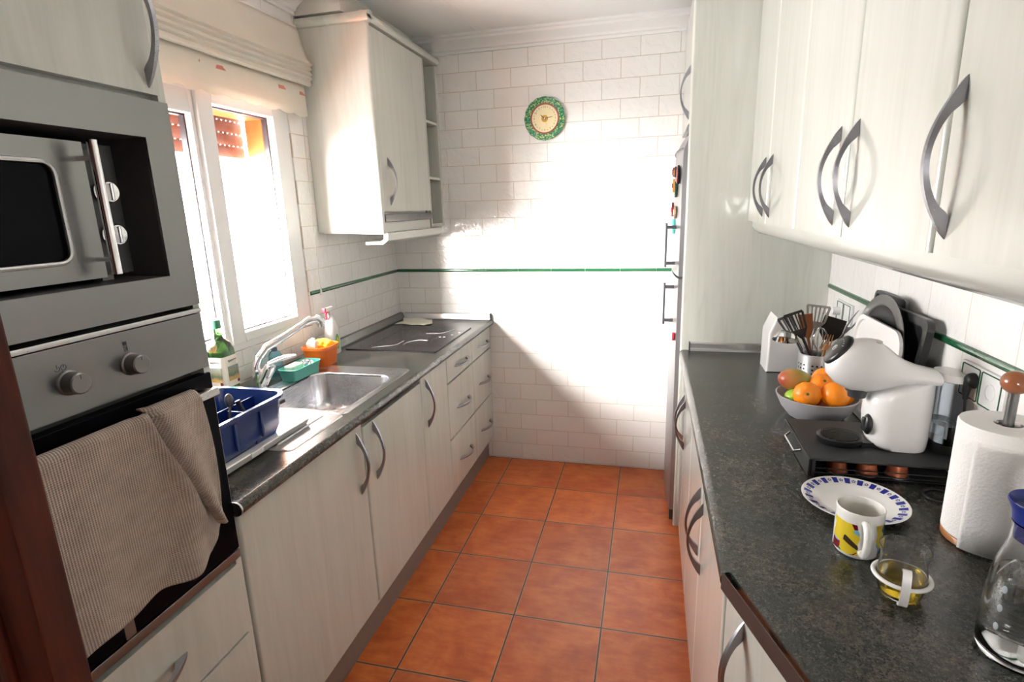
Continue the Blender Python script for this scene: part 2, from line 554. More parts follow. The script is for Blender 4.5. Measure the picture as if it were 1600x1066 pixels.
def add_lathe(bm, prof, c, axis=(0, 0, 1), seg=40, sx=1.0, sy=1.0, cap0=True, cap1=True, xa=None):
    """prof: [(r, h)] along axis from c"""
    c = Vector(c)
    if tuple(axis) == (0, 0, 1): X, Y, Z = Vector((1, 0, 0)), Vector((0, 1, 0)), Vector((0, 0, 1))
    else: X, Y, Z = frame_from(axis)
    rings = []
    for r, h in prof:
        if r < 1e-6:
            rings.append([bm.verts.new(c + Z * h)])
        else:
            rings.append([bm.verts.new(c + Z * h + X * (r * sx * math.cos(2 * PI * i / seg)) + Y * (r * sy * math.sin(2 * PI * i / seg))) for i in range(seg)])
    for a, b in zip(rings, rings[1:]):
        if len(a) == 1 and len(b) == 1: continue
        for i in range(seg):
            j = (i + 1) % seg
            if len(a) == 1: bm.faces.new((a[0], b[i], b[j]))
            elif len(b) == 1: bm.faces.new((a[j], a[i], b[0]))
            else: bm.faces.new((a[i], b[i], b[j], a[j]))
    if cap0 and len(rings[0]) > 1: bm.faces.new(rings[0])
    if cap1 and len(rings[-1]) > 1: bm.faces.new(list(reversed(rings[-1])))

def add_tube(bm, pts, rad, seg=12, closed=False, flat=1.0):
    pts = [Vector(p) for p in pts]
    n = len(pts)
    rad = rad if hasattr(rad, '__len__') else [rad] * n
    rings = []
    px = None
    for i, p in enumerate(pts):
        if closed: t = pts[(i + 1) % n] - pts[i - 1]
        else: t = pts[min(i + 1, n - 1)] - pts[max(i - 1, 0)]
        t.normalize()
        if px is None: X, Y, _ = frame_from(t)
        else:
            X = (px - t * px.dot(t)).normalized(); Y = t.cross(X)
        px = X
        rings.append([bm.verts.new(p + X * rad[i] * math.cos(2 * PI * k / seg) + Y * rad[i] * flat * math.sin(2 * PI * k / seg)) for k in range(seg)])
    pairs = list(zip(rings, rings[1:]))
    if closed: pairs.append((rings[-1], rings[0]))
    for a, b in pairs:
        for k in range(seg):
            j = (k + 1) % seg
            bm.faces.new((a[k], a[j], b[j], b[k]))
    if not closed:
        bm.faces.new(list(reversed(rings[0]))); bm.faces.new(rings[-1])

def add_ball(bm, c, r, sx=1, sy=1, sz=1, u=28, v=16, mat=None):
    m = Matrix.Translation(Vector(c)) @ (mat.to_4x4() if mat else Matrix.Identity(4)) @ Matrix.Diagonal((sx, sy, sz, 1))
    bmesh.ops.create_uvsphere(bm, u_segments=u, v_segments=v, radius=r, matrix=m)

def rrect(cx, cy, hx, hy, r, n=6):
    """rounded rectangle, counter-clockwise list of (x, y)"""
    out = []
    for k, (sx, sy) in enumerate(((1, 1), (-1, 1), (-1, -1), (1, -1))):
        for i in range(n + 1):
            a = PI / 2 * k + PI / 2 * i / n
            out.append((cx + sx * (hx - r) + r * math.cos(a), cy + sy * (hy - r) + r * math.sin(a)))
    return out

def loft(bm, loops, cap0=False, cap1=False):
    rs = [[bm.verts.new(Vector(p)) for p in lp] for lp in loops]
    for a, b in zip(rs, rs[1:]):
        n = len(a)
        for i in range(n):
            j = (i + 1) % n
            bm.faces.new((a[i], a[j], b[j], b[i]))
    if cap0: bm.faces.new(list(reversed(rs[0])))
    if cap1: bm.faces.new(rs[-1])

def smooth_path(p, n=5):
    out = []
    for i in range(len(p) - 1):
        p0 = p[max(i - 1, 0)]; p1 = p[i]; p2 = p[i + 1]; p3 = p[min(i + 2, len(p) - 1)]
        for k in range(n):
            t = k / n
            out.append(0.5 * ((2 * p1) + (p2 - p0) * t + (2 * p0 - 5 * p1 + 4 * p2 - p3) * t * t + (3 * p1 - p0 - 3 * p2 + p3) * t ** 3))
    out.append(p[-1])
    return out

def obj(name, bm, mat, parent=None, smooth=40, loc=None):
    bmesh.ops.recalc_face_normals(bm, faces=bm.faces[:])
    off = None
    if parent is not None:
        off = root_loc(parent)
    elif loc is not None:
        off = Vector(loc)
    if off is not None:
        bmesh.ops.translate(bm, verts=bm.verts[:], vec=-off)
    me = bpy.data.meshes.new(name)
    bm.to_mesh(me); bm.free()
    me.materials.append(mat)
    if smooth:
        me.polygons.foreach_set('use_smooth', [True] * len(me.polygons))
        me.set_sharp_from_angle(angle=math.radians(smooth))
    o = bpy.data.objects.new(name, me)
    COL.objects.link(o)
    if smooth and len(me.polygons) < 1500:
        wnm = o.modifiers.new('weighted_normal', 'WEIGHTED_NORMAL')
        wnm.keep_sharp = True
        wnm.weight = 100
    if parent is not None: o.parent = parent
    elif loc is not None: o.location = Vector(loc)
    return o

def root_loc(o):
    v = Vector((0, 0, 0))
    while o is not None:
        v += o.location; o = o.parent
    return v

def thing(name, label, cat, loc, group=None):
    o = bpy.data.objects.new(name, None)
    o.empty_display_size = 0.05
    COL.objects.link(o)
    o.location = loc
    return tag(o, label, cat, group)

def tag(o, label, cat, group=None):
    o['label'] = label; o['category'] = cat
    if group: o['group'] = group
    return o

def struct(name, bm, mat, smooth=40, parent=None):
    o = obj(name, bm, mat, parent, smooth)
    if parent is None: o['kind'] = 'structure'
    return o

def BM(): return bmesh.new()

def text_mesh(name, body, size, mat, loc, xdir, ydir, parent, ext=0.0003):
    """flat lettering: x runs along xdir, upright along ydir"""
    cu = bpy.data.curves.new(name, 'FONT')
    cu.body = body; cu.size = size; cu.align_x = 'CENTER'; cu.align_y = 'CENTER'; cu.extrude = ext
    to = bpy.data.objects.new('tmp_text', cu)
    COL.objects.link(to)
    dg = bpy.context.evaluated_depsgraph_get()
    dg.update()
    me = bpy.data.meshes.new_from_object(to.evaluated_get(dg))
    COL.objects.unlink(to); bpy.data.objects.remove(to)
    X, Y = Vector(xdir).normalized(), Vector(ydir).normalized()
    Z = X.cross(Y)
    R = Matrix((X, Y, Z)).transposed().to_4x4()
    R.translation = Vector(loc) - root_loc(parent)
    me.transform(R)
    me.materials.clear(); me.materials.append(mat)
    me.name = name
    o = bpy.data.objects.new(name, me)
    COL.objects.link(o); o.parent = parent
    return o

def handle(p0, p1, out, parent, H=0.040, wmid=0.0065, name='handle', mat=None, a=0.17):
    """bow handle standing out between two points on the door face"""
    p0, p1, out = Vector(p0), Vector(p1), Vector(out).normalized()
    L = (p1 - p0).length
    S = (p1 - p0).normalized()
    Wd = S.cross(out)
    bm = BM()
    N = 28
    rows = []
    for i in range(N + 1):
        t = i / N
        s = t * L
        o = H * (math.sin(PI * t) ** 0.85) if 0 < t < 1 else 0.0
        if t < a or t > 1 - a: inn = -0.0005
        else:
            tt = (t - a) / (1 - 2 * a)
            inn = (H - 0.0062) * (math.sin(PI * tt) ** 0.55) if 0 < tt < 1 else -0.0005
        w = wmid * (0.30 + 0.70 * math.sin(PI * min(max(t, 0), 1)) ** 0.6) if 0 < t < 1 else wmid * 0.25
        c = p0 + S * s
        rows.append([bm.verts.new(c + out * (o + 0.0003) + Wd * w * 0.75), bm.verts.new(c + out * (o + 0.0003) - Wd * w * 0.75),
                     bm.verts.new(c + out * inn - Wd * w), bm.verts.new(c + out * inn + Wd * w)])
    for r, q in zip(rows, rows[1:]):
        for k in range(4):
            bm.faces.new((r[k], r[(k + 1) % 4], q[(k + 1) % 4], q[k]))
    bm.faces.new(rows[0]); bm.faces.new(list(reversed(rows[-1])))
    return obj(name, bm, mat or M_HANDLE, parent, 35)

# ------------------------------------------------------------------ room shell
bm = BM(); add_box(bm, -3.0, 2.2, -1.62, D + 0.15, -0.1, 0.0)
struct('floor', bm, M_FLOOR)
bm = BM(); add_box(bm, -1.82, 1.0, -1.62, D + 0.15, ZC, ZC + 0.1)
struct('ceiling', bm, M_PAINT)
bm = BM(); add_box(bm, -1.82, 1.0, D, D + 0.15, 0, ZC)
struct('wall_back', bm, M_BACK)
# right wall
bm = BM(); add_box(bm, XR, XR + 0.15, -1.62, D, 0, ZC)
struct('wall_right', bm, M_RIGHT)
# left wall with the window opening
WY0, WY1, WZ0, WZ1 = 1.22, 2.29, 1.085, 2.09
bm = BM()
XO = -1.82
add_box(bm, XO, XL, -1.62, WY0, 0, ZC)
add_box(bm, XO, XL, WY1, D, 0, ZC)
add_box(bm, XO, XL, WY0, WY1, 0, WZ0)
add_box(bm, XO, XL, WY0, WY1, WZ1, ZC)
struct('wall_left', bm, M_LEFT)
# rear wall behind the camera with a small opening added for fill light
bm = BM()
add_box(bm, -1.82, -0.33, -1.77, -1.62, 0, ZC)
add_box(bm, 0.00, 1.0, -1.77, -1.62, 0, ZC)
add_box(bm, -0.33, 0.00, -1.77, -1.62, 1.62, ZC)
add_box(bm, -0.33, 0.00, -1.77, -1.62, 0.0, 1.48)
struct('wall_rear', bm, M_WALLP)

# green liner tiles around the room (one mesh per wall, glazed quarter-round)
def liner(name, pts_dir, start, end, fixed, joints, side):
    bm = BM()
    z0, z1 = 1.2255, 1.2455
    cuts = [start] + joints + [end]
    for a, b in zip(cuts, cuts[1:]):
        a2, b2 = a + 0.0008, b - 0.0008
        prof = [(0.0, z0), (0.006, z0 + 0.002), (0.009, z0 + 0.007), (0.009, z1 - 0.007), (0.006, z1 - 0.002), (0.0, z1)]
        if pts_dir == 'x':
            add_prism(bm, [(a2, fixed + side * (d - 0.001), z) for d, z in prof], (b2 - a2, 0, 0))
        else:
            add_prism(bm, [(fixed + side * (d - 0.001), a2, z) for d, z in prof], (0, b2 - a2, 0))
    struct(name, bm, M_GREEN)
liner('trim_1', 'x', XL, 0.75, D, [-0.98 + i * W_T - 0.4 for i in range(0, 11) if -1.5 < -0.98 + i * W_T - 0.4 < 0.7], -1)
liner('trim_2', 'y', 2.295, D - 0.01, XL, [2.507, 2.711, 2.913, 3.115], 1)
liner('trim_3', 'y', -0.3, 2.62, XR, [1.432 + i * 0.2045 for i in range(-8, 6)], -1)

# crown moulding
def crown(name, line, out, ext):
    # line start point on wall at ceiling, out = direction into room, ext = run vector
    prof = [(0, 0), (0.085, 0), (0.085, -0.012), (0.072, -0.018), (0.070, -0.028), (0.045, -0.042), (0.026, -0.056), (0.022, -0.066), (0.012, -0.070), (0.012, -0.084), (0, -0.084)]
    bm = BM()
    o = Vector(out)
    add_prism(bm, [Vector(line) + o * d + Vector((0, 0, h)) for d, h in prof], ext)
    struct(name, bm, M_PAINT, 30)
crown('trim_4', (XL, D, ZC), (0, -1, 0), (2.317, 0, 0))
crown('trim_5', (XL, 0.2, ZC), (1, 0, 0), (0, 2.20, 0))
crown('trim_6', (XR, -1.0, ZC), (-1, 0, 0), (0, 4.2, 0))
# plaster box-in above the wall cabinet
bm = BM(); add_box(bm, XL, -1.33, 2.405, D, 2.455, ZC)
struct('trim_7', bm, M_WALLP)
# ceiling board joints
bm = BM()
add_box(bm, -0.952, -0.948, -1.6, 3.17, ZC - 0.002, ZC)
struct('trim_8', bm, M_PAINT)

# ------------------------------------------------------------------ window
win = bpy.data.objects.new('window_1', None); COL.objects.link(win); win.location = (XL, WY0, WZ0); win['kind'] = 'structure'
FX0, FX1 = -1.635, -1.572
bm = BM()
add_box(bm, FX0, FX1, WY0, WY0 + 0.05, WZ0, WZ1, 0.003)
add_box(bm, FX0, FX1, WY1 - 0.05, WY1, WZ0, WZ1, 0.003)
add_box(bm, FX0, FX1, WY0, WY1, WZ1 - 0.05, WZ1, 0.003)
add_box(bm, FX0, FX1, WY0, WY1, WZ0, WZ0 + 0.03, 0.003)
obj('window_frame', bm, M_PVC, win)
def sash(y0, y1, z0, z1, gy0, gy1, gz0, gz1, x0, x1):
    bm = BM()
    add_box(bm, x0, x1, y0, gy0, z0, z1, 0.004); add_box(bm, x0, x1, gy1, y1, z0, z1, 0.004)
    add_box(bm, x0, x1, gy0, gy1, gz1, z1, 0.004); add_box(bm, x0, x1, gy0, gy1, z0, gz0, 0.004)
    s = obj('window_sash', bm, M_PVC, win)
    bm = BM()
    t = 0.006
    for a in ((gy0, gy0 + t, gz0, gz1), (gy1 - t, gy1, gz0, gz1), (gy0, gy1, gz1 - t, gz1), (gy0, gy1, gz0, gz0 + t)):
        add_box(bm, x0 + 0.003, x0 + 0.025, *a)
    obj('gasket', bm, M_RUBBER, s)
    bm = BM(); add_box(bm, (x0 + x1) / 2 - 0.002, (x0 + x1) / 2 + 0.002, gy0, gy1, gz0, gz1)
    obj('window_pane', bm, M_PANE, s)
sash(1.765, 2.245, 1.112, 2.045, 1.837, 2.181, 1.150, 2.005, -1.625, -1.566)
sash(1.265, 1.760, 1.112, 2.045, 1.325, 1.742, 1.150, 1.960, -1.632, -1.580)
# outer wooden frame and roller shutter
bm = BM()
for a in ((WY0 + 0.01, WY0 + 0.06, WZ0, WZ1), (WY1 - 0.075, WY1 - 0.02, WZ0, WZ1), (WY0 + 0.01, WY1 - 0.02, WZ1 - 0.085, WZ1)):
    add_box(bm, -1.74, -1.655, *a, 0.003)
obj('outer_frame', bm, M_OUTW, win)
bm = BM()
SB = 1.850
k = 0
z = SB
while z < WZ1:
    zt = min(z + 0.048, WZ1)
    prof = [(-1.775, z), (-1.765, z), (-1.761, z + 0.012), (-1.761, zt - 0.014), (-1.765, zt - 0.002), (-1.775, zt - 0.002)]
    add_prism(bm, [(px, WY0 + 0.06, pz) for px, pz in prof], (0, WY1 - WY0 - 0.13, 0))
    # the link strip between two slats is pierced: short bridges leave the light holes
    yy = WY0 + 0.065
    while yy < WY1 - 0.08:
        add_box(bm, -1.772, -1.767, yy, yy + 0.018, zt - 0.003, zt + 0.006)
        yy += 0.026
    z += 0.0505
obj('roller_shutter', bm, M_SHUT, win)
bm = BM(); add_box(bm, XO - 0.03, -1.64, WY0, WY1, WZ0 - 0.02, WZ0 + 0.004, 0.003)
obj('window_sill', bm, M_PVC, win)

# roman blind
bl = thing('roman_blind', 'cream fabric roman blind gathered in folds with a scalloped floral hem above the window', 'blind', (XL, 1.8, 2.44))
bm = BM()
by0, by1 = 1.12, 2.385
NY = 60
prof = [(-1.540, 2.40), (-1.530, 2.38), (-1.522, 2.33), (-1.505, 2.275), (-1.482, 2.245), (-1.492, 2.238), (-1.484, 2.226), (-1.494, 2.219), (-1.486, 2.205), (-1.497, 2.199),
        (-1.490, 2.186), (-1.500, 2.180), (-1.494, 2.165), (-1.506, 2.158)]
rows = []
for i in range(NY + 1):
    y = by0 + (by1 - by0) * i / NY
    sag = 0.006 * math.sin(PI * (i / NY))
    rows.append([bm.verts.new((px + 0.0015 * math.sin(i * 0.7 + j), y, pz - sag)) for j, (px, pz) in enumerate(prof)])
for a, b in zip(rows, rows[1:]):
    for j in range(len(prof) - 1):
        bm.faces.new((a[j], a[j + 1], b[j + 1], b[j]))
o = obj('folded_fabric', bm, M_BLIND, bl, 30)
sm = o.modifiers.new('thick', 'SOLIDIFY'); sm.thickness = 0.0015
bm = BM()
rows = []
for i in range(121):
    y = by0 + 0.01 + (by1 - 0.025 - by0) * i / 120
    sc = 0.010 * abs(math.sin(PI * (y - by0) / 0.105))
    zs = [2.175, 2.14, 2.10, 2.06, 2.035 - sc]
    rows.append([bm.verts.new((-1.524 - 0.0 * j + 0.003 * math.sin(y * 34 + j * 0.5), y, zz)) for j, zz in enumerate(zs)])
for a, b in zip(rows, rows[1:]):
    for j in range(4): bm.faces.new((a[j], a[j + 1], b[j + 1], b[j]))
o = obj('scalloped_valance', bm, M_BLIND, bl, 30)
sm = o.modifiers.new('thick', 'SOLIDIFY'); sm.thickness = 0.0012
bm = BM(); add_box(bm, XL + 0.001, -1.54, by0, by1, 2.385, 2.41, 0.003)
obj('headrail', bm, M_WHITEP, bl)
cd = thing('blind_cord', 'thin pull cord of the blind hanging between window and wall cabinet', 'cord', (-1.528, 2.345, 2.38))
bm = BM(); add_tube(bm, [(-1.528, 2.330 + 0.004 * math.sin(t / 3), 2.33 - t * 0.06) for t in range(0, 19)], 0.0016, 6)
obj('cord', bm, M_BEIGE, cd)
bm = BM(); add_lathe(bm, [(0.001, 0.03), (0.004, 0.026), (0.006, 0.0), (0.0, -0.002)], (-1.528, 2.330, 1.225), seg=12)
obj('tassel', bm, M_BEIGE, cd)

# ------------------------------------------------------------------ cabinets
def carcass(x0, x1, y0, y1, z0, z1, parent, mat=None, t=0.016, back='x0'):
    bm = BM()
    add_box(bm, x0, x1, y0 + 0.001, y0 + t, z0, z1); add_box(bm, x0, x1, y1 - t, y1 - 0.001, z0, z1)
    add_box(bm, x0, x1, y0 + t, y1 - t, z0, z0 + t)
    if back == 'x0': add_box(bm, x0, x0 + 0.005, y0 + t, y1 - t, z0 + t, z1)
    else: add_box(bm, x1 - 0.005, x1, y0 + t, y1 - t, z0 + t, z1)
    return obj('carcass', bm, mat or M_WOOD, parent)

def door_panel(name, x, s, y0, y1, z0, z1, parent, t=0.019, rb=0.009):
    """x = outer face, s = +1 faces +x; vertical edges rounded on the outer side"""
    bm = BM()
    add_box(bm, x, x - s * t, y0 + 0.0015, y1 - 0.0015, z0, z1, rb, 4,
            edges=lambda e: abs(e.verts[0].co.z - e.verts[1].co.z) > 0.01 and abs(e.verts[0].co.x - x) < 1e-5)
    return obj(name, bm, M_WOOD, parent)

G_BASE_L = 'whitewashed base cabinets along the window wall'
def base_left(y0, y1, label, doors=None, drawers=None, top=0.885):
    t = thing('base_cabinet' if doors else 'drawer_unit', label, 'cabinet', (-1.25, (y0 + y1) / 2, 0.0))
    carcass(XL + 0.02, XF - 0.02, y0, y1, 0.13, 0.895, t)
    bm = BM(); add_box(bm, XF - 0.060, XF - 0.042, y0, y1, 0.0, 0.13)
    obj('plinth', bm, M_PLINTH, t)
    if doors:
        for (a, b, hy) in doors:
            d = door_panel('door', XF, 1, a, b, 0.162, top, t)
            if hy: handle((XF, hy, 0.634), (XF, hy, 0.866), (1, 0, 0), d)
    if drawers:
        for (z0, z1, hz) in drawers:
            d = door_panel('drawer', XF, 1, y0, y1, z0, z1, t)
            c = (y0 + y1) / 2 + 0.012
            handle((XF, c - 0.105, hz), (XF, c + 0.105, hz), (1, 0, 0), d, wmid=0.0075)
    return t
base_left(1.012, 1.629, 'whitewashed base cabinet with one tall bow handle, nearest the oven under the drainer', doors=[(1.012, 1.627, 1.582)])
base_left(1.629, 2.146, 'whitewashed base cabinet under the sink bowl, gap below the worktop over its door', doors=[(1.629, 2.146, 1.70)], top=0.868)
base_left(2.146, 2.468, 'narrow whitewashed base cabinet between the sink cabinet and the drawers', doors=[(2.146, 2.466, 2.20)])
dr = [(0.759, 0.885, 0.815), (0.459, 0.749, 0.590), (0.162, 0.449, 0.295)]
base_left(2.468, 2.875, 'whitewashed three-drawer unit under the near half of the hob', drawers=dr)
base_left(2.875, D - 0.002, 'whitewashed three-drawer unit in the corner against the back wall', drawers=dr)

# left worktop (with sink cut-out)
SY0, SY1, SX0, SX1 = 1.565, 2.095, -1.475, -1.005     # hole for bowl
wt = thing('worktop', 'dark granite-pattern worktop with rounded front edge along the window side', 'worktop', (-1.25, 2.1, 0.89))
bm = BM()
T0 = 0.893
hx0, hx1, hy0, hy1 = -1.40, -1.035, 1.62, 2.03
add_box(bm, XL, hx0, 1.008, D - 0.001, T0, CT)
add_box(bm, hx0, hx1, 1.008, hy0, T0, CT)
add_box(bm, hx0, hx1, hy1, D - 0.001, T0, CT)
nose = []
rr = 0.018
for i in range(9):
    a = PI / 2 - PI * i / 8
    nose.append((-0.953 + (rr) * math.cos(a) * 1.0 - 0.006, (CT + T0) / 2 + (CT - T0) / 2 * math.sin(a)))
add_prism(bm, [(hx1, 1.008, CT)] + [(x, 1.008, z) for x, z in nose] + [(hx1, 1.008, T0)], (0, D - 0.001 - 1.008, 0))
obj('worktop_slab', bm, M_GRAN, wt, 50)
bm = BM()
add_prism(bm, [(-1.00, 1.003, CT - 0.002)] + [(x + 0.001, 1.003, z) for x, z in nose] + [(-1.00, 1.003, T0)], (0, 0.005, 0))
obj('end_cap', bm, M_SILVER, wt)
# upstand: granite cove along the left wall, metal strip at the back
bm = BM()
add_prism(bm, [(XL + 0.0005, 1.008, CT), (XL + 0.03, 1.008, CT), (XL + 0.024, 1.008, CT + 0.008), (XL + 0.016, 1.008, CT + 0.034), (XL + 0.0005, 1.008, CT + 0.038)], (0, D - 1.012, 0))
obj('upstand', bm, M_UPST, wt)
bm = BM()
add_prism(bm, [(XL + 0.03, D - 0.0005, CT), (XL + 0.03, D - 0.024, CT), (XL + 0.03, D - 0.020, CT + 0.006), (XL + 0.03, D - 0.012, CT + 0.032), (XL + 0.03, D - 0.0005, CT + 0.036)], (0.575, 0, 0))
obj('back_strip', bm, M_SILVER, wt)
bm = BM(); add_box(bm, -0.960, -0.953, D - 0.027, D - 0.0005, CT + 0.0003, CT + 0.038, 0.002)
obj('strip_end_cap', bm, M_DGREY, wt)

# sink
sk = thing('sink', 'stainless steel sink with one bowl and a ribbed drainer', 'sink', (-1.23, 1.7, CT))
bm = BM()
n = 6
x0, x1, y0, y1 = -1.475, -1.000, 1.285, 2.14
cx, cy = (hx0 + hx1) / 2, (hy0 + hy1) / 2
def lp(hx, hy, r, z, ccx=cx, ccy=cy): return [(a, b, z) for a, b in rrect(ccx, ccy, hx, hy, r, n)]
zr = CT + 0.003
HX, HY = (hx1 - hx0) / 2, (hy1 - hy0) / 2
outer = rrect((x0 + x1) / 2, (1.585 + y1) / 2, (x1 - x0) / 2, (y1 - 1.585) / 2, 0.03, n)
loops = [[(a, b, CT + 0.0004) for a, b in outer], [(a, b, zr) for a, b in rrect((x0 + x1) / 2, (1.585 + y1) / 2, (x1 - x0) / 2 - 0.003, (y1 - 1.585) / 2 - 0.003, 0.028, n)],
         lp(HX + 0.012, HY + 0.012, 0.072, zr), lp(HX + 0.004, HY + 0.004, 0.066, zr - 0.002), lp(HX, HY, 0.062, zr - 0.008), lp(HX - 0.004, HY - 0.004, 0.06, CT - 0.12),
         lp(HX - 0.012, HY - 0.012, 0.058, CT - 0.150), lp(HX - 0.035, HY - 0.035, 0.05, CT - 0.163), lp(0.05, 0.05, 0.045, CT - 0.168)]
loft(bm, loops, cap1=True)
obj('bowl', bm, M_SINK, sk, 50)
bm = BM()
loft(bm, [[(a, b, CT + 0.0004) for a, b in rrect((x0 + x1) / 2, (1.585 + y0) / 2, (x1 - x0) / 2, (1.585 - y0) / 2, 0.02, 5)],
          [(a, b, zr) for a, b in rrect((x0 + x1) / 2, (1.585 + y0) / 2, (x1 - x0) / 2 - 0.003, (1.585 - y0) / 2 - 0.003, 0.018, 5)],
          [(a, b, zr) for a, b in rrect((x0 + x1) / 2, (1.585 + y0) / 2, (x1 - x0) / 2 - 0.018, (1.585 - y0) / 2 - 0.016, 0.012, 5)],
          [(a, b, zr - 0.0015) for a, b in rrect((x0 + x1) / 2, (1.585 + y0) / 2, (x1 - x0) / 2 - 0.022, (1.585 - y0) / 2 - 0.020, 0.01, 5)]], cap1=True)
for i in range(7):
    xx = -1.385 + i * 0.052
    add_tube(bm, [(xx, 1.32, zr - 0.0015), (xx, 1.56, zr - 0.0015)], [0.0045, 0.0045], 10)
obj('drainer', bm, M_SINK, sk, 50)
bm = BM(); add_lathe(bm, [(0.0, 0.003), (0.02, 0.003), (0.035, 0.001), (0.04, 0.0)], (cx, cy, CT - 0.1675), seg=32)
obj('drain', bm, M_CHROME, sk)
bm = BM()
for k, dy in enumerate((-0.012, -0.004, 0.004, 0.012)):
    add_box(bm, hx0 + 0.0055, hx0 + 0.0065, 1.78 + dy - 0.003, 1.78 + dy + 0.003, CT - 0.050, CT - 0.038)
obj('brand_mark', bm, M_INK, sk)

# faucet
FB = Vector((-1.495, 1.79, CT))
fc = thing('faucet', 'chrome mixer tap with angled spout and loop lever behind the sink', 'tap', FB)
bm = BM()
add_lathe(bm, [(0.028, 0), (0.028, 0.006), (0.024, 0.012), (0.023, 0.05), (0.024, 0.075), (0.019, 0.085), (0.0, 0.087)], FB, seg=32)
obj('tap_body', bm, M_CHROME, fc)
bm = BM()
sp0 = FB + Vector((-0.004, -0.004, 0.07))
pts = [sp0, sp0 + Vector((0.002, 0.0, 0.03)), sp0 + Vector((0.010, 0.012, 0.060)), sp0 + Vector((0.032, 0.036, 0.095)), sp0 + Vector((0.082, 0.090, 0.128)), sp0 + Vector((0.118, 0.138, 0.158)), sp0 + Vector((0.145, 0.172, 0.178))]
add_tube(bm, pts, [0.017, 0.017, 0.017, 0.016, 0.014, 0.013, 0.013], 16)
obj('spout', bm, M_CHROME, fc, 60)
e = pts[-1]
bm = BM(); add_tube(bm, [e + Vector((-0.012, -0.014, -0.008)), e, e + Vector((0.020, 0.022, 0.004)), e + Vector((0.030, 0.032, -0.008)), e + Vector((0.032, 0.034, -0.030))], [0.014, 0.018, 0.019, 0.020, 0.018], 16)
obj('spray_head', bm, M_CHROME, fc, 60)
bm = BM()
lv = FB + Vector((0.018, -0.002, 0.03))
add_tube(bm, [lv, lv + Vector((0.030, 0.010, 0.055)), lv + Vector((0.036, 0.014, 0.070))], [0.021, 0.023, 0.019], 20)
top = lv + Vector((0.036, 0.014, 0.078))
ring = []
for i in range(28):
    a = 2 * PI * i / 28
    d = 0.060 * (1 + math.cos(a)) * 0.9 - 0.012
    w = 0.019 * math.sin(a) * (1 - 0.25 * math.cos(a))
    ring.append(top + Vector((0.75 * d, 0.66 * d, 0.02 * math.sin(d * 18) - 0.05 * d)) + Vector((-0.66, 0.75, 0)) * w)
add_tube(bm, ring, 0.005, 8, closed=True)
obj('lever', bm, M_CHROME, fc, 60)

# ceramic hob
hb = thing('hob', 'black glass ceramic hob with white curved markings set in the worktop', 'hob', (-1.25, 2.72, CT))
bm = BM(); loft(bm, [[(a, b, CT + 0.0003) for a, b in rrect(-1.245, 2.705, 0.245, 0.285, 0.012)], [(a, b, CT + 0.004) for a, b in rrect(-1.245, 2.705, 0.245, 0.285, 0.012)],
                     [(a, b, CT + 0.006) for a, b in rrect(-1.245, 2.705, 0.242, 0.282, 0.010)]], cap0=True, cap1=True)
obj('glass_top', bm, M_HOB, hb)
def arc(cx, cy, r, a0, a1, z, w=0.0012, n=30):
    return [(cx + r * math.cos(a0 + (a1 - a0) * i / n), cy + r * math.sin(a0 + (a1 - a0) * i / n), z) for i in range(n + 1)]
M_RINGP = plain('pale_hob_print', (0.55, 0.55, 0.55), 0.3)
HOBCURVES = [[(-1.36, 2.46), (-1.315, 2.486), (-1.26, 2.526), (-1.254, 2.618)], [(-1.22, 2.531), (-1.219, 2.589), (-1.18, 2.637), (-1.13, 2.633)],
             [(-1.20, 2.79), (-1.171, 2.803), (-1.117, 2.812), (-1.08, 2.912)]]
HOBDOTS = [(-1.092, 2.721), (-1.070, 2.724), (-1.043, 2.778), (-1.022, 2.836)]
for path in HOBCURVES:
    bm = BM()
    add_tube(bm, smooth_path([Vector((px, py, CT + 0.0058)) for px, py in path], 6), 0.0014, 6)
    obj('cooking_zone_line', bm, M_RINGP, hb)
for px, py in HOBDOTS:
    bm = BM()
    add_lathe(bm, [(0.007, 0), (0.007, 0.0005), (0.0, 0.0006)], (px, py, CT + 0.0060), seg=16)
    obj('touch_control', bm, M_RINGP, hb)
# white cloth
bm = BM()
pts = []
NX = 14
gr = [[None] * (NX + 1) for _ in range(NX + 1)]
for i in range(NX + 1):
    for j in range(NX + 1):
        u, v = i / NX, j / NX
        x = -1.50 + 0.20 * u + 0.02 * math.sin(v * 4); y = 3.01 + 0.17 * v + 0.015 * math.sin(u * 5)
        z = CT + 0.009 + 0.003 * math.sin(u * 9 + v * 3) + 0.0025 * math.sin(v * 8)
        gr[i][j] = bm.verts.new((x, y, z))
for i in range(NX):
    for j in range(NX): bm.faces.new((gr[i][j], gr[i + 1][j], gr[i + 1][j + 1], gr[i][j + 1]))
o = tag(obj('dishcloth', bm, M_CREAM, None, 60, loc=(-1.4, 3.09, CT)), 'folded off-white cloth lying in the far corner behind the hob', 'cloth')
sm = o.modifiers.new('thick', 'SOLIDIFY'); sm.thickness = 0.003; sm.offset = -1

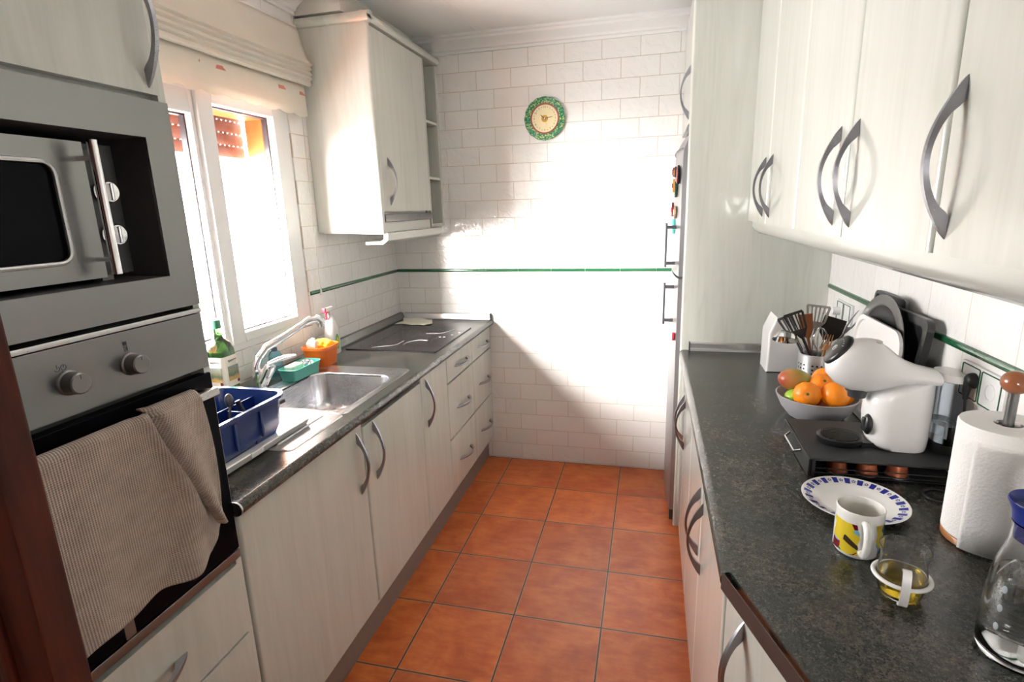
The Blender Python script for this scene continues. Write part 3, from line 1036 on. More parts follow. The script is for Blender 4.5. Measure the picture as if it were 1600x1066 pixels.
# ------------------------------------------------------------------ left wall cabinet + hood + end shelf
XU = -1.222
wc = thing('wall_cabinet', 'tall whitewashed wall cabinet with rounded side panel beside the window', 'cabinet', (-1.4, 2.75, 1.5))
bm = BM()
add_prism(bm, [(XL + 0.001, 2.420, 1.513), (XU - 0.012, 2.420, 1.500), (XU - 0.002, 2.424, 1.500), (XU + 0.002, 2.432, 1.500), (XU + 0.002, 2.442, 1.500), (XL + 0.001, 2.442, 1.513)], (0, 0, 0.905))
obj('side_panel', bm, M_WOOD, wc, 50)
bm = BM()
add_box(bm, XL + 0.001, XU - 0.02, 2.444, 2.455, 1.62, 2.40); add_box(bm, XL + 0.001, XU - 0.02, 3.025, 3.04, 1.50, 2.40)
add_box(bm, XL + 0.001, XU - 0.02, 2.455, 3.025, 1.62, 1.636); add_box(bm, XL + 0.001, XU - 0.02, 2.444, 3.04, 2.386, 2.402)
add_box(bm, XL + 0.001, XL + 0.006, 2.455, 3.025, 1.636, 2.386)
obj('carcass', bm, M_WOOD, wc)
d = door_panel('door', XU, 1, 2.447, 3.035, 1.602, 2.398, wc)
handle((XU, 2.524, 1.630), (XU, 2.524, 1.853), (1, 0, 0), d)
bm = BM()
prof = [(0.0, 0.0), (0.030, 0.002), (0.038, 0.012), (0.038, 0.026), (0.028, 0.040), (0.0, 0.044)]
add_prism(bm, [(XU - 0.02 + a, 2.405, 2.405 + h) for a, h in prof], (0, D - 2.41, 0))
add_prism(bm, [(XL + 0.001, 2.435 - a, 2.405 + h) for a, h in prof], (XU + 0.018 - XL - 0.001, 0, 0))
obj('cornice', bm, M_WOODH, wc)
bm = BM(); add_box(bm, XL + 0.001, XU - 0.02, 2.435, D - 0.001, 2.405, 2.449)
obj('top_board', bm, M_WOODH, wc)
# open shelf unit at the end
sh = thing('open_shelf', 'narrow open whitewashed shelf unit between wall cabinet and back wall', 'shelf', (-1.4, 3.15, 1.5))
bm = BM()
add_box(bm, XL + 0.001, XU - 0.004, 3.041, 3.052, 1.51, 2.402); add_box(bm, XL + 0.001, XU - 0.004, 3.222, D - 0.001, 1.51, 2.402, 0.002)
add_box(bm, XL + 0.001, XL + 0.012, 3.052, 3.222, 1.51, 2.402)
obj('frame', bm, M_WOOD, sh)
for zz in (1.512, 1.775, 2.08):
    bm = BM(); add_box(bm, XL + 0.012, XU - 0.008, 3.053, 3.221, zz, zz + 0.014, 0.002)
    obj('shelf_board', bm, M_WOODH, sh)
# hood
hd = thing('cooker_hood', 'slim pull-out cooker hood with steel front under the wall cabinet', 'hood', (-1.4, 2.75, 1.45))
bm = BM(); add_box(bm, XL + 0.003, XU - 0.03, 2.458, 3.022, 1.505, 1.615)
obj('hood_body', bm, M_WHITEP, hd)
bm = BM(); add_box(bm, XU - 0.028, XU + 0.004, 2.452, 3.032, 1.556, 1.590, 0.003)
obj('front_bar', bm, M_STEEL, hd)
bm = BM(); add_box(bm, XU - 0.028, XU - 0.010, 2.455, 3.030, 1.506, 1.554, 0.002)
obj('lower_panel', bm, M_WOODH, hd)
# light pelmet under it
bm = BM()
prof = [(0.02, 0.0), (0.014, -0.035), (-0.010, -0.052), (-0.10, -0.052), (-0.10, -0.040), (-0.02, -0.040), (-0.004, -0.028), (0.0, 0.0)]
add_prism(bm, [(XU - 0.01 + a, 2.446, 1.503 + h) for a, h in prof], (0, 0.720, 0))
tag(obj('light_pelmet', bm, M_WOODH, None, 40, loc=(-1.4, 2.8, 1.45)), 'rounded whitewashed pelmet strip running below the cooker hood', 'pelmet')

# ------------------------------------------------------------------ oven column (left foreground)
OY0, OY1 = 0.405, 1.002
oc = thing('oven_column', 'tall whitewashed housing column at left holding microwave and oven', 'cabinet', (-1.27, 0.70, 0))
bm = BM()
add_box(bm, XL + 0.001, XF - 0.003, OY0 - 0.014, OY0 + 0.002, 0, 2.44); add_box(bm, XL + 0.001, XF - 0.003, OY1 - 0.014, OY1 + 0.004, 0, 2.44)
for zz in (0.10, 0.780, 1.395, 1.832, 2.424):
    add_box(bm, XL + 0.001, XF - 0.022, OY0 + 0.002, OY1 - 0.014, zz, zz + 0.012)
add_box(bm, XL + 0.001, XL + 0.006, OY0 + 0.002, OY1 - 0.014, 0.11, 2.43)
obj('carcass', bm, M_WOOD, oc)
d = door_panel('door', XF, 1, OY0, OY1 - 0.006, 1.842, 2.43, oc)
handle((XF, 0.968, 1.853), (XF, 0.968, 2.076), (1, 0, 0), d)
for (z0, z1, hz) in ((0.579, 0.772, 0.674), (0.345, 0.573, 0.46), (0.112, 0.339, 0.23)):
    d = door_panel('drawer', XF, 1, OY0, OY1 - 0.005, z0, z1, oc)
    handle((XF, 0.595, hz), (XF, 0.813, hz), (1, 0, 0), d, wmid=0.0075)
bm = BM(); add_box(bm, XF - 0.06, XF - 0.044, OY0, OY1, 0, 0.10)
obj('plinth', bm, M_PLINTH, oc)
# steel trim frame around the microwave niche
bm = BM()
NY0, NY1, NZ0, NZ1 = 0.445, 0.938, 1.487, 1.758
TZ0, TZ1 = 1.418, 1.830
add_box(bm, XF - 0.004, XF + 0.002, OY0, NY0, TZ0, TZ1); add_box(bm, XF - 0.004, XF + 0.002, NY1, OY1 + 0.002, TZ0, TZ1)
add_box(bm, XF - 0.004, XF + 0.002, NY0, NY1, TZ0, NZ0); add_box(bm, XF - 0.004, XF + 0.002, NY0, NY1, NZ1, TZ1)
obj('trim_frame', bm, M_STEEL, oc)
bm = BM()
add_box(bm, -1.50, XF - 0.0045, NY1, NY1 + 0.004, NZ0, NZ1); add_box(bm, -1.50, XF - 0.0045, NY0 - 0.004, NY0, NZ0, NZ1)
add_box(bm, -1.50, XF - 0.0045, NY0, NY1, NZ1, NZ1 + 0.004); add_box(bm, -1.50, XF - 0.0045, NY0, NY1, NZ0 - 0.004, NZ0)
add_box(bm, -1.504, -1.50, NY0, NY1, NZ0, NZ1)
obj('niche_lining', bm, M_NICHE, oc)

# microwave
mw = thing('microwave', 'steel microwave oven with dark glass door set inside the column niche', 'microwave', (-1.2, 0.67, NZ0))
MX = -1.005
bm = BM(); add_box(bm, -1.36, MX - 0.018, 0.450, 0.905, NZ0 + 0.012, 1.742, 0.004)
for fy in (0.48, 0.87):
    for fx in (-1.33, MX - 0.05):
        add_box(bm, fx - 0.012, fx + 0.012, fy - 0.012, fy + 0.012, NZ0 + 0.0003, NZ0 + 0.014)
obj('housing', bm, M_BEIGE, mw)
bm = BM(); add_box(bm, MX - 0.020, MX - 0.010, 0.835, 0.905, NZ0 + 0.014, 1.742, 0.002)
obj('control_panel', bm, M_BLACK, mw)
for kz in (1.655, 1.575):
    bm = BM(); add_lathe(bm, [(0.023, 0.0), (0.023, 0.004), (0.019, 0.006), (0.018, 0.016), (0.0, 0.017)], (MX - 0.0095, 0.872, kz), (1, 0, 0), 32)
    add_box(bm, MX + 0.004, MX + 0.0125, 0.869, 0.875, kz - 0.016, kz + 0.016, 0.002)
    obj('dial', bm, M_CHROME, mw)
bm = BM()
WI0, WI1, WJ0, WJ1 = 0.50, 0.775, 1.535, 1.700
add_box(bm, MX - 0.016, MX, 0.450, WI0, NZ0 + 0.010, 1.742); add_box(bm, MX - 0.016, MX, WI1, 0.838, NZ0 + 0.010, 1.742)
add_box(bm, MX - 0.016, MX, WI0, WI1, NZ0 + 0.010, WJ0); add_box(bm, MX - 0.016, MX, WI0, WI1, WJ1, 1.742)
mdoor = obj('door', bm, M_STEEL, mw)
bm = BM(); add_box(bm, MX - 0.014, MX - 0.006, WI0, WI1, WJ0, WJ1)
obj('door_glass', bm, M_BLKGLASS, mdoor)
bm = BM()
add_tube(bm, [(MX, a, b) for a, b in rrect((WI0 + WI1) / 2, (WJ0 + WJ1) / 2, (WI1 - WI0) / 2 + 0.004, (WJ1 - WJ0) / 2 + 0.004, 0.022, 6)], 0.0045, 8, closed=True)
obj('window_bead', bm, M_SILVER, mdoor)
bm = BM()
add_tube(bm, [(MX + 0.040, 0.825, NZ0 + 0.018), (MX + 0.040, 0.825, 1.742)], 0.0085, 16)
for kz in (NZ0 + 0.045, 1.712):
    add_tube(bm, [(MX, 0.825, kz), (MX + 0.04, 0.825, kz)], 0.0045, 12)
obj('door_handle', bm, M_CHROME, mdoor, 60)

# oven
ov = thing('oven', 'built-in oven with steel control panel and black glass door', 'oven', (-1.2, 0.70, 0.79))
bm = BM(); add_box(bm, -1.50, XF - 0.024, OY0 + 0.02, OY1 - 0.03, 0.796, 1.393)
obj('housing', bm, M_DGREY, ov)
bm = BM(); add_box(bm, XF - 0.020, XF + 0.003, OY0 + 0.002, OY1 - 0.002, 1.275, 1.398, 0.002)
cp = obj('control_panel', bm, M_STEEL, ov)
bm = BM(); add_box(bm, XF - 0.015, XF + 0.006, OY0 + 0.002, OY1 - 0.001, 1.400, 1.410, 0.002)
obj('top_strip', bm, M_SILVER, ov)
bm = BM(); add_box(bm, XF - 0.022, XF + 0.004, OY0 + 0.002, OY1 - 0.002, 0.812, 1.262, 0.003)
od = obj('door', bm, M_BLKGLASS, ov)
bm = BM(); add_box(bm, XF - 0.022, XF + 0.003, OY0 + 0.002, OY1 - 0.001, 0.786, 0.808, 0.002)
obj('bottom_strip', bm, M_STEEL, ov)
bm = BM(); add_box(bm, XF + 0.0035, XF + 0.0048, 0.690, 0.712, 0.812, 0.90)
obj('door_trim', bm, M_STEEL, od)
bm = BM()
HBX = XF + 0.045
add_box(bm, HBX - 0.007, HBX + 0.007, OY0 + 0.02, OY1 - 0.035, 1.222, 1.240, 0.003)
for yy in (OY0 + 0.05, OY1 - 0.05):
    add_box(bm, XF + 0.003, HBX - 0.003, yy - 0.008, yy + 0.008, 1.224, 1.238, 0.002)
obj('door_handle', bm, M_SILVER, od)
for ky in (0.693, 0.812):
    bm = BM(); add_lathe(bm, [(0.022, 0), (0.022, 0.004), (0.0195, 0.006), (0.0185, 0.027), (0.0165, 0.029), (0.0, 0.0292)], (XF + 0.003, ky, 1.334), (1, 0, 0), 40)
    kb = obj('knob', bm, M_STEEL, ov, 30)
    bm = BM(); add_box(bm, XF + 0.0322, XF + 0.0326, ky - 0.0005, ky + 0.0005, 1.342, 1.349)
    obj('knob_mark', bm, M_INK, kb)
# printed pictograms
X1 = XF + 0.0033
def ringmark(cy, cz, r, a0=0.0, a1=2 * PI, t=0.0005):
    bm = BM(); add_tube(bm, [(X1, cy + r * math.cos(a0 + (a1 - a0) * i / 24), cz + r * math.sin(a0 + (a1 - a0) * i / 24)) for i in range(25)], t, 5)
    return bm
bm = ringmark(0.679, 1.362, 0.0042, -0.9 * PI, 0.25 * PI)
add_box(bm, X1, X1 + 0.0004, 0.6785, 0.6795, 1.362, 1.369)
obj('timer_symbol', bm, M_INK, cp)
bm = ringmark(0.690, 1.3625, 0.0045)
add_box(bm, X1, X1 + 0.0004, 0.6895, 0.6905, 1.3625, 1.3665)
obj('clock_symbol', bm, M_INK, cp)
bm = BM(); add_box(bm, X1, X1 + 0.0004, 0.6865, 0.6878, 1.3553, 1.3566); obj('index_dot', bm, M_INK, cp)
bm = BM(); add_box(bm, X1, X1 + 0.0004, 0.8045, 0.8115, 1.3715, 1.3785); obj('square_symbol', bm, M_INK, cp)
bm = BM()
for a in ((0.8045, 0.8052, 1.360, 1.370), (0.8108, 0.8115, 1.360, 1.370), (0.8045, 0.8115, 1.3693, 1.370), (0.8045, 0.8115, 1.360, 1.3607)):
    add_box(bm, X1, X1 + 0.0004, *a)
add_tube(bm, [(X1, 0.806, 1.362), (X1, 0.810, 1.365), (X1, 0.806, 1.368)], 0.0004, 5)
obj('heat_symbol', bm, M_INK, cp)

# towel over the oven handle
tw = None
def towel():
    # sheet described by two coordinates: u across (y), v down the drop
    bm = BM()
    uvl = bm.loops.layers.uv.new('UVMap')
    NU, NV = 70, 90
    vs = []; uv = {}
    yl, yr = 0.555, 0.900
    Lf = 0.335
    for i in range(NU + 1):
        u = i / NU
        col = []
        for j in range(NV + 1):
            v = j / NV
            # back flap 0..0.18, over the bar 0.18..0.26, front drop
            if v < 0.18:
                t = v / 0.18
                x = HBX - 0.010; z = 1.12 + (1.238 - 1.12) * t; drop = 0
            elif v < 0.24:
                a = PI - PI * (v - 0.18) / 0.06
                x = HBX + 0.010 * math.cos(a); z = 1.238 + 0.008 * math.sin(a); drop = 0
            else:
                t = (v - 0.24) / 0.76
                drop = t
                L = Lf * (1.0 - 0.055 * max(0, (u - 0.80)) / 0.2 - 0.012 * math.sin(u * 7))
                x = HBX + 0.011 + 0.006 * t
                z = 1.238 - L * t
            y = yl + (yr - yl) * u
            # fullness of folds growing downwards
            f = 0.006 * math.sin(u * 9.0 + 0.5) * drop
            f += 0.012 * math.exp(-((u - 0.80 + 0.10 * drop) / 0.10) ** 2) * (0.5 + drop * 0.9)
            f += 0.007 * math.exp(-((u - 0.62 - 0.28 * drop) / 0.035) ** 2)
            f += 0.004 * math.sin(u * 22 + drop * 5) * drop * 0.5
            yy = y - 0.012 * drop * (0.5 - u) * 0 - (0.018 * drop * (u > 0.9) * 0)
            # right end is pulled in at the bar and flares at the bottom
            if u > 0.55:
                k = (u - 0.55) / 0.45
                yy -= 0.010 * k * (1 - drop)
                yy += 0.006 * k * math.sin(drop * PI)
            # bottom hem hangs lower at left
            z += -0.015 * drop * (1 - u) ** 2 + 0.045 * drop * drop * max(0, u - 0.86) / 0.14 + 0.006 * math.sin(u * 16) * drop ** 3
            x += max(f, -0.006) + 0.004
            vt = bm.verts.new((x, yy, z)); uv[vt] = (u * 0.34, v * 0.5)
            col.append(vt)
        vs.append(col)
    for i in range(NU):
        for j in range(NV):
            f = bm.faces.new((vs[i][j], vs[i + 1][j], vs[i + 1][j + 1], vs[i][j + 1]))
            for l in f.loops: l[uvl].uv = uv[l.vert]
    o = obj('kitchen_towel', bm, M_TOWEL, None, 80, loc=(HBX, 0.72, 1.24))
    tag(o, 'beige waffle kitchen towel draped over the oven door handle', 'towel')
    s = o.modifiers.new('thick', 'SOLIDIFY'); s.thickness = 0.0035; s.offset = 1
    # folded-over corner lying on the front at the right
    bm = BM()
    uvl = bm.loops.layers.uv.new('UVMap')
    vs = []; uv = {}
    NU2, NV2 = 30, 60
    for i in range(NU2 + 1):
        u = i / NU2
        col = []
        for j in range(NV2 + 1):
            t = j / NV2
            w0 = 0.775 + 0.098 * t ** 1.3     # left border of the flap slants towards the right
            w1 = 0.893 + 0.012 * math.sin(PI * t) - 0.014 * t
            y = w0 + (w1 - w0) * u
            if t < 0.06:
                a = PI / 2 * (1 - t / 0.06)
                x = HBX + 0.018 * math.cos(a) + 0.003; z = 1.243 + 0.0115 * math.sin(a)
            else:
                x = HBX + 0.022 + 0.022 * t + 0.012 * math.exp(-((u - 0.25) / 0.3) ** 2) * (1 - t * 0.3) + 0.004 * math.sin(u * 6) * t
                z = 1.243 - 0.275 * (t - 0.06) / 0.94
            x -= 0.010 * (1 - min(1, u / 0.12))
            vt = bm.verts.new((x, y, z)); uv[vt] = (y * 1.0 + t * 0.1, t * 0.28)
            col.append(vt)
        vs.append(col)
    for i in range(NU2):
        for j in range(NV2):
            f = bm.faces.new((vs[i][j], vs[i + 1][j], vs[i + 1][j + 1], vs[i][j + 1]))
            for l in f.loops: l[uvl].uv = uv[l.vert]
    q = obj('folded_flap', bm, M_TOWEL, o, 80)
    s = q.modifiers.new('thick', 'SOLIDIFY'); s.thickness = 0.0035; s.offset = 1
towel()

# reddish wooden door leaf at the very left
dl = bpy.data.objects.new('door_1', None); COL.objects.link(dl); dl.location = (-0.9, 0.37, 0); dl['kind'] = 'structure'
bm = BM()
add_box(bm, -1.36, -0.592, 0.345, 0.382, 0.005, 2.03, 0.004)
obj('door_leaf', bm, M_DOOR, dl)
bm = BM()
for a in ((-0.655, -0.640), (-1.31, -1.295)):
    add_box(bm, a[0], a[1], 0.336, 0.346, 0.12, 1.92, 0.004)
for zz in (0.12, 0.95, 1.10, 1.905):
    add_box(bm, -1.31, -0.640, 0.336, 0.346, zz, zz + 0.015, 0.004)
obj('panel_moulding', bm, M_DOOR, dl)

# ------------------------------------------------------------------ right side: tall panel, fridge, cabinets
PX = 0.150
EP = 2.63
tp = thing('tall_housing', 'full-height whitewashed fridge housing with rounded front edge and top door', 'cabinet', (0.45, 2.9, 0))
bm = BM()
add_box(bm, PX - 0.004, XR - 0.001, EP, EP + 0.03, 0.0, 2.50, 0.010, 4, edges=lambda e: abs(e.verts[0].co.x - (PX - 0.004)) < 1e-5 and abs(e.verts[1].co.x - (PX - 0.004)) < 1e-5 and abs(e.verts[0].co.z - e.verts[1].co.z) > 1)
obj('side_panel', bm, M_WOOD, tp)
bm = BM()
add_box(bm, PX + 0.02, XR - 0.001, EP + 0.031, D - 0.001, 1.935, 1.951); add_box(bm, PX + 0.02, XR - 0.001, EP + 0.031, D - 0.001, 2.40, 2.42)
add_box(bm, XR - 0.012, XR - 0.001, EP + 0.031, D - 0.001, 1.951, 2.40)
obj('carcass', bm, M_WOOD, tp)
d = door_panel('door', PX - 0.004, -1, EP + 0.032, D - 0.004, 1.937, 2.45, tp)
handle((PX - 0.004, 2.715, 1.957), (PX - 0.004, 2.715, 2.18), (-1, 0, 0), d)

fr = thing('fridge', 'tall silver fridge-freezer with dark vertical handles in the housing', 'fridge', (0.45, 2.95, 0))
FXF = 0.128
bm = BM(); add_box(bm, FXF + 0.05, XR - 0.02, 2.668, 3.235, 0.03, 1.900, 0.004)
for fy in (2.70, 3.20): add_lathe(bm, [(0.018, 0), (0.018, 0.03)], (FXF + 0.10, fy, 0.0), seg=12)
obj('housing', bm, M_DGREY, fr)
def fridge_door(z0, z1, topcurve=False):
    bm = BM()
    loops = []
    N = 16
    zs = [z0, z0 + 0.004, z1 - 0.004, z1]
    if topcurve: zs = [z0, z0 + 0.004, z1 - 0.10, z1 - 0.07, z1 - 0.04, z1 - 0.015, z1]
    for z in zs:
        k = 0.0
        if topcurve and z > z1 - 0.11: k = 0.040 * ((z - (z1 - 0.10)) / 0.10) ** 2
        e = 0.002 if z in (z0, z1) else 0.0
        lp_ = []
        for i in range(N + 1):
            t = i / N
            y = 2.668 + 0.567 * t
            bulge = 0.020 * math.sin(PI * t) ** 0.7 if 0 < t < 1 else 0
            lp_.append((FXF - bulge + e + k, y, z))
        lp_.append((FXF + 0.045, 3.235, z)); lp_.append((FXF + 0.045, 2.668, z))
        loops.append(lp_)
    loft(bm, loops, True, True)
    return obj('door', bm, M_FRIDGE, fr, 40)
d1 = fridge_door(1.268, 1.902, True)
d2 = fridge_door(0.07, 1.258)
for (d, z0, z1) in ((d1, 1.31, 1.50), (d2, 1.03, 1.215)):
    bm = BM()
    hy = 2.78
    add_tube(bm, [(FXF - 0.058, hy, z0 - 0.01), (FXF - 0.058, hy, z1 + 0.01)], 0.0055, 12)
    for zz in (z0 + 0.01, z1 - 0.01): add_box(bm, FXF - 0.060, FXF - 0.006, hy - 0.006, hy + 0.006, zz - 0.008, zz + 0.008, 0.002)
    obj('handle', bm, M_DGREY, d)
bm = BM(); add_box(bm, FXF + 0.0, FXF + 0.04, 2.668, 3.235, 0.012, 0.066, 0.003)
obj('kick_strip', bm, M_DGREY, fr)
bm = BM(); add_tube(bm, [(FXF - 0.003 - 0.019 * math.sin(PI * t / 16) ** 0.7 if 0 < t < 16 else FXF - 0.001, 2.668 + 0.567 * t / 16, 1.835) for t in range(17)], 0.0022, 6)
obj('badge_line', bm, M_DGREY, d1)

# magnets
def magnet(y, z, mats, shape, label, name='fridge_magnet'):
    t = (y - 2.668) / 0.567
    x = FXF - 0.020 * math.sin(PI * t) ** 0.7 - 0.0012
    m = thing(name, label, 'magnet', (x, y, z), 'magnets on the fridge door')
    for k, (mt, pts, th) in enumerate(zip(mats, shape, (0.010, 0.014, 0.012))):
        bm = BM()
        add_prism(bm, [(x - th, y + a, z + b) for a, b in pts], (th - 0.0003, 0, 0), 0.0015)
        obj(('magnet_body', 'ornament', 'detail')[k], bm, mt, m)
M_PINK = plain('pink_paint', (0.75, 0.20, 0.18), 0.4)
M_OCHRE = plain('ochre_paint', (0.55, 0.22, 0.03), 0.4)
M_DKGREEN = plain('dark_green_paint', (0.03, 0.08, 0.04), 0.4)
M_TAN = plain('tan_paint', (0.55, 0.40, 0.25), 0.5)
M_TURQ = plain('turquoise_paint', (0.08, 0.60, 0.55), 0.4)
def blob(r, sx=1, sz=1, n=9, seed=0):
    rnd = random.Random(seed)
    return [(r * sx * (0.8 + 0.4 * rnd.random()) * math.cos(2 * PI * i / n), r * sz * (0.8 + 0.4 * rnd.random()) * math.sin(2 * PI * i / n)) for i in range(n)]
magnet(3.00, 1.752, [M_MAROON, M_BALLWOOD], [blob(0.024, 1.3, 0.9, seed=1), blob(0.012, seed=2)], 'dark maroon flower-like magnet, topmost on the fridge door')
magnet(2.84, 1.742, [M_DGREY, M_OCHRE], [blob(0.022, 1.2, 1.2, seed=3), blob(0.011, seed=4)], 'dark magnet with ochre spot between the maroon and the pink ones')
magnet(2.725, 1.722, [M_BLACK, M_PINK], [blob(0.036, 0.7, 1.1, seed=5), blob(0.028, 0.6, 1.1, seed=6)], 'oval pink and black magnet nearest the housing panel')
magnet(2.93, 1.685, [M_OCHRE, M_MAROON], [blob(0.024, 0.7, 1.4, seed=7), blob(0.012, seed=8)], 'orange drop-shaped magnet below the maroon one')
magnet(2.80, 1.660, [M_DKGREEN], [blob(0.030, 0.8, 1.3, seed=9)], 'dark green bottle-shaped magnet below the dark ochre one')
magnet(2.97, 1.568, [M_MAROON, M_RED], [blob(0.030, 1.2, 1.1, seed=10), blob(0.012, seed=11)], 'red and maroon figure magnet above the turquoise one')
magnet(2.80, 1.560, [M_TAN, M_CREAM], [blob(0.030, 1.2, 0.9, seed=12), blob(0.014, seed=13)], 'tan shell-shaped magnet above the upper fridge handle')
magnet(2.86, 1.490, [M_TURQ], [[(-0.016, -0.034), (0.016, -0.034), (0.016, 0.034), (-0.016, 0.034)]], 'turquoise rectangular magnet above the upper fridge handle')
magnet(2.70, 0.975, [M_RED], [blob(0.020, 1.0, 1.1, seed=14)], 'small red magnet low on the fridge beside the worktop corner')

# right base cabinets
XB = 0.158
def base_right(y0, y1, hy, label):
    t = thing('base_cabinet', label, 'cabinet', (0.45, (y0 + y1) / 2, 0))
    carcass(XB + 0.021, XR - 0.02, y0, y1, 0.12, 0.892, t, back='x1')
    bm = BM(); add_box(bm, XB + 0.045, XB + 0.06, y0, y1, 0, 0.12); obj('plinth', bm, M_PLINTH, t)
    d = door_panel('door', XB, -1, y0, y1, 0.150, 0.885, t)
    handle((XB, hy, 0.585), (XB, hy, 0.808), (-1, 0, 0), d)
base_right(2.30, 2.628, 2.335, 'narrow whitewashed base cabinet next to the fridge housing')
base_right(1.905, 2.30, 2.262, 'whitewashed base cabinet, second from the fridge housing under the right worktop')
base_right(1.475, 1.905, 1.520, 'whitewashed base cabinet, third from the fridge housing under the right worktop')
base_right(1.005, 1.475, 1.430, 'whitewashed base cabinet ending at the slanted corner of the right worktop')
# slanted unit
A0 = Vector((XB, 0.985, 0)); CHD = Vector((0.34, -0.94, 0)).normalized()
nrm = Vector((-0.94, -0.34, 0)).normalized()
sl = thing('base_cabinet', 'whitewashed corner cabinet with slanted door below the near end of the right worktop', 'cabinet', (0.45, 0.7, 0))
bm = BM(); L = 0.80
c = A0 + CHD * (L / 2) - nrm * 0.0095
add_obox(bm, (c.x, c.y, 0.5175), CHD * (L / 2 - 0.002), nrm * 0.0095, (0, 0, 0.3675), 0.004)
dd = obj('door', bm, M_WOOD, sl)
hp = A0 + CHD * 0.070
handle((hp.x, hp.y, 0.640), (hp.x, hp.y, 0.863), nrm, dd)
bm = BM()
P1 = A0 - nrm * 0.021
P2 = A0 + CHD * L - nrm * 0.021
add_prism(bm, [(P1.x, P1.y, 0.12), (P2.x, P2.y, 0.12), (XR - 0.02, P2.y, 0.12), (XR - 0.02, P1.y, 0.12)], (0, 0, 0.772))
obj('carcass', bm, M_WOOD, sl)
bm = BM()
Q1 = A0 - nrm * 0.05; Q2 = A0 + CHD * L - nrm * 0.05
add_prism(bm, [(Q1.x, Q1.y, 0), (Q2.x, Q2.y, 0), (Q2.x + 0.02, Q2.y, 0), (Q1.x + 0.02, Q1.y, 0)], (0, 0, 0.12))
obj('plinth', bm, M_PLINTH, sl)

# right worktop
wr = thing('worktop', 'dark granite-pattern worktop with slanted corner along the right wall', 'worktop', (0.45, 1.6, 0.89))
XC = 0.143
bm = BM()
ch0 = (XC, 0.965)
ch1 = (XC + 0.34 * 0.92, 0.965 - 0.94 * 0.92)
add_prism(bm, [(XC + 0.019, 0.962, T0), (ch1[0], ch1[1], T0), (XR - 0.001, ch1[1], T0), (XR - 0.001, EP - 0.001, T0), (XC + 0.019, EP - 0.001, T0)], (0, 0, CT - T0))
nr = [(XC + 0.019 - 0.019 * math.cos(a), (CT + T0) / 2 + (CT - T0) / 2 * math.sin(a)) for a in [PI / 2 - PI * i / 8 for i in range(9)]]
# rounded nose, its near end mitred to the slanted cut
rows = []
vsn = []
for y_of in (lambda x: 0.965 - (x - XC) * 0.94 / 0.34 * 0.0 + (0.019 - (x - XC)) * 0.05, lambda x: EP - 0.001):
    rows.append([bm.verts.new((x, y_of(x), z)) for x, z in nr])
for i in range(8): bm.faces.new((rows[0][i], rows[0][i + 1], rows[1][i + 1], rows[1][i]))
bm.faces.new(rows[0]); bm.faces.new(list(reversed(rows[1])))
obj('worktop_slab', bm, M_GRAN, wr, 50)
M_EDGE = plain('brownish_laminate_edge', (0.055, 0.040, 0.036), 0.35, bump=0.1)
bm = BM()
e0 = Vector((XC + 0.004, 0.964, 0)); e1 = Vector((ch1[0], ch1[1], 0))
dirn = (e1 - e0).normalized(); nn = Vector((dirn.y, -dirn.x, 0))
if nn.x > 0: nn = -nn
add_prism(bm, [(e0.x, e0.y, T0 + 0.001), (e1.x, e1.y, T0 + 0.001), (e1.x + nn.x * 0.002, e1.y + nn.y * 0.002, T0 + 0.001), (e0.x + nn.x * 0.002, e0.y + nn.y * 0.002, T0 + 0.001)], (0, 0, CT - T0 - 0.001))
obj('slanted_edge_band', bm, M_EDGE, wr)
bm = BM()
sx0 = 0.190
prof = [(0, 0), (0.022, 0), (0.020, 0.008), (0.010, 0.012), (0.008, 0.032), (0.0, 0.038)]
add_prism(bm, [(sx0, EP - 0.0005 - a, CT + 0.0003 + h) for a, h in prof], (XR - 0.001 - sx0, 0, 0))
obj('back_strip', bm, M_SILVER, wr)
bm = BM(); add_box(bm, sx0 - 0.006, sx0, EP - 0.026, EP - 0.0005, CT + 0.0003, CT + 0.042, 0.002)
obj('strip_end_cap', bm, M_DGREY, wr)
bm = BM()
add_prism(bm, [(XR - 0.0005 - a, 0.1, CT + 0.0003 + h) for a, h in prof], (0, EP - 0.13, 0))
obj('side_strip', bm, M_SILVER, wr)

# right wall cabinets
XW = 0.405
ub = [(2.243, 2.628, 2.305, 'whitewashed wall cabinet door furthest along the right wall, against the housing panel'),
      (1.812, 2.241, 2.178, 'whitewashed wall cabinet second from the fridge housing, handle at its far edge'),
      (1.381, 1.810, 1.442, 'whitewashed wall cabinet third from the fridge housing, handle at its near edge'),
      (0.961, 1.379, 1.328, 'whitewashed wall cabinet fourth from the fridge housing, above the coffee machine'),
      (0.500, 0.959, 0.922, 'whitewashed wall cabinet nearest the viewer with the largest-looking handle')]
for y0, y1, hy, lab in ub:
    t = thing('wall_cabinet', lab, 'cabinet', (0.58, (y0 + y1) / 2, 1.51))
    bm = BM()
    add_box(bm, XW + 0.021, XR - 0.001, y0, y0 + 0.016, 1.517, 2.44); add_box(bm, XW + 0.021, XR - 0.001, y1 - 0.016, y1, 1.517, 2.44)
    add_box(bm, XW + 0.021, XR - 0.001, y0 + 0.016, y1 - 0.016, 1.517, 1.533); add_box(bm, XW + 0.021, XR - 0.001, y0 + 0.016, y1 - 0.016, 2.424, 2.44)
    obj('carcass', bm, M_WOOD, t)
    d = door_panel('door', XW, -1, y0, y1, 1.517, 2.44, t, rb=0.012)
    handle((XW, hy, 1.540), (XW, hy, 1.757), (-1, 0, 0), d)
bm = BM()
prof = [(0.020, 0.0), (0.020, -0.018), (0.030, -0.038), (0.052, -0.052), (0.085, -0.060), (0.110, -0.060), (0.110, -0.050), (0.070, -0.044), (0.045, -0.028), (0.040, 0.0)]
add_prism(bm, [(XW + a, 0.35, 1.514 + h) for a, h in prof], (0, EP - 0.352, 0))
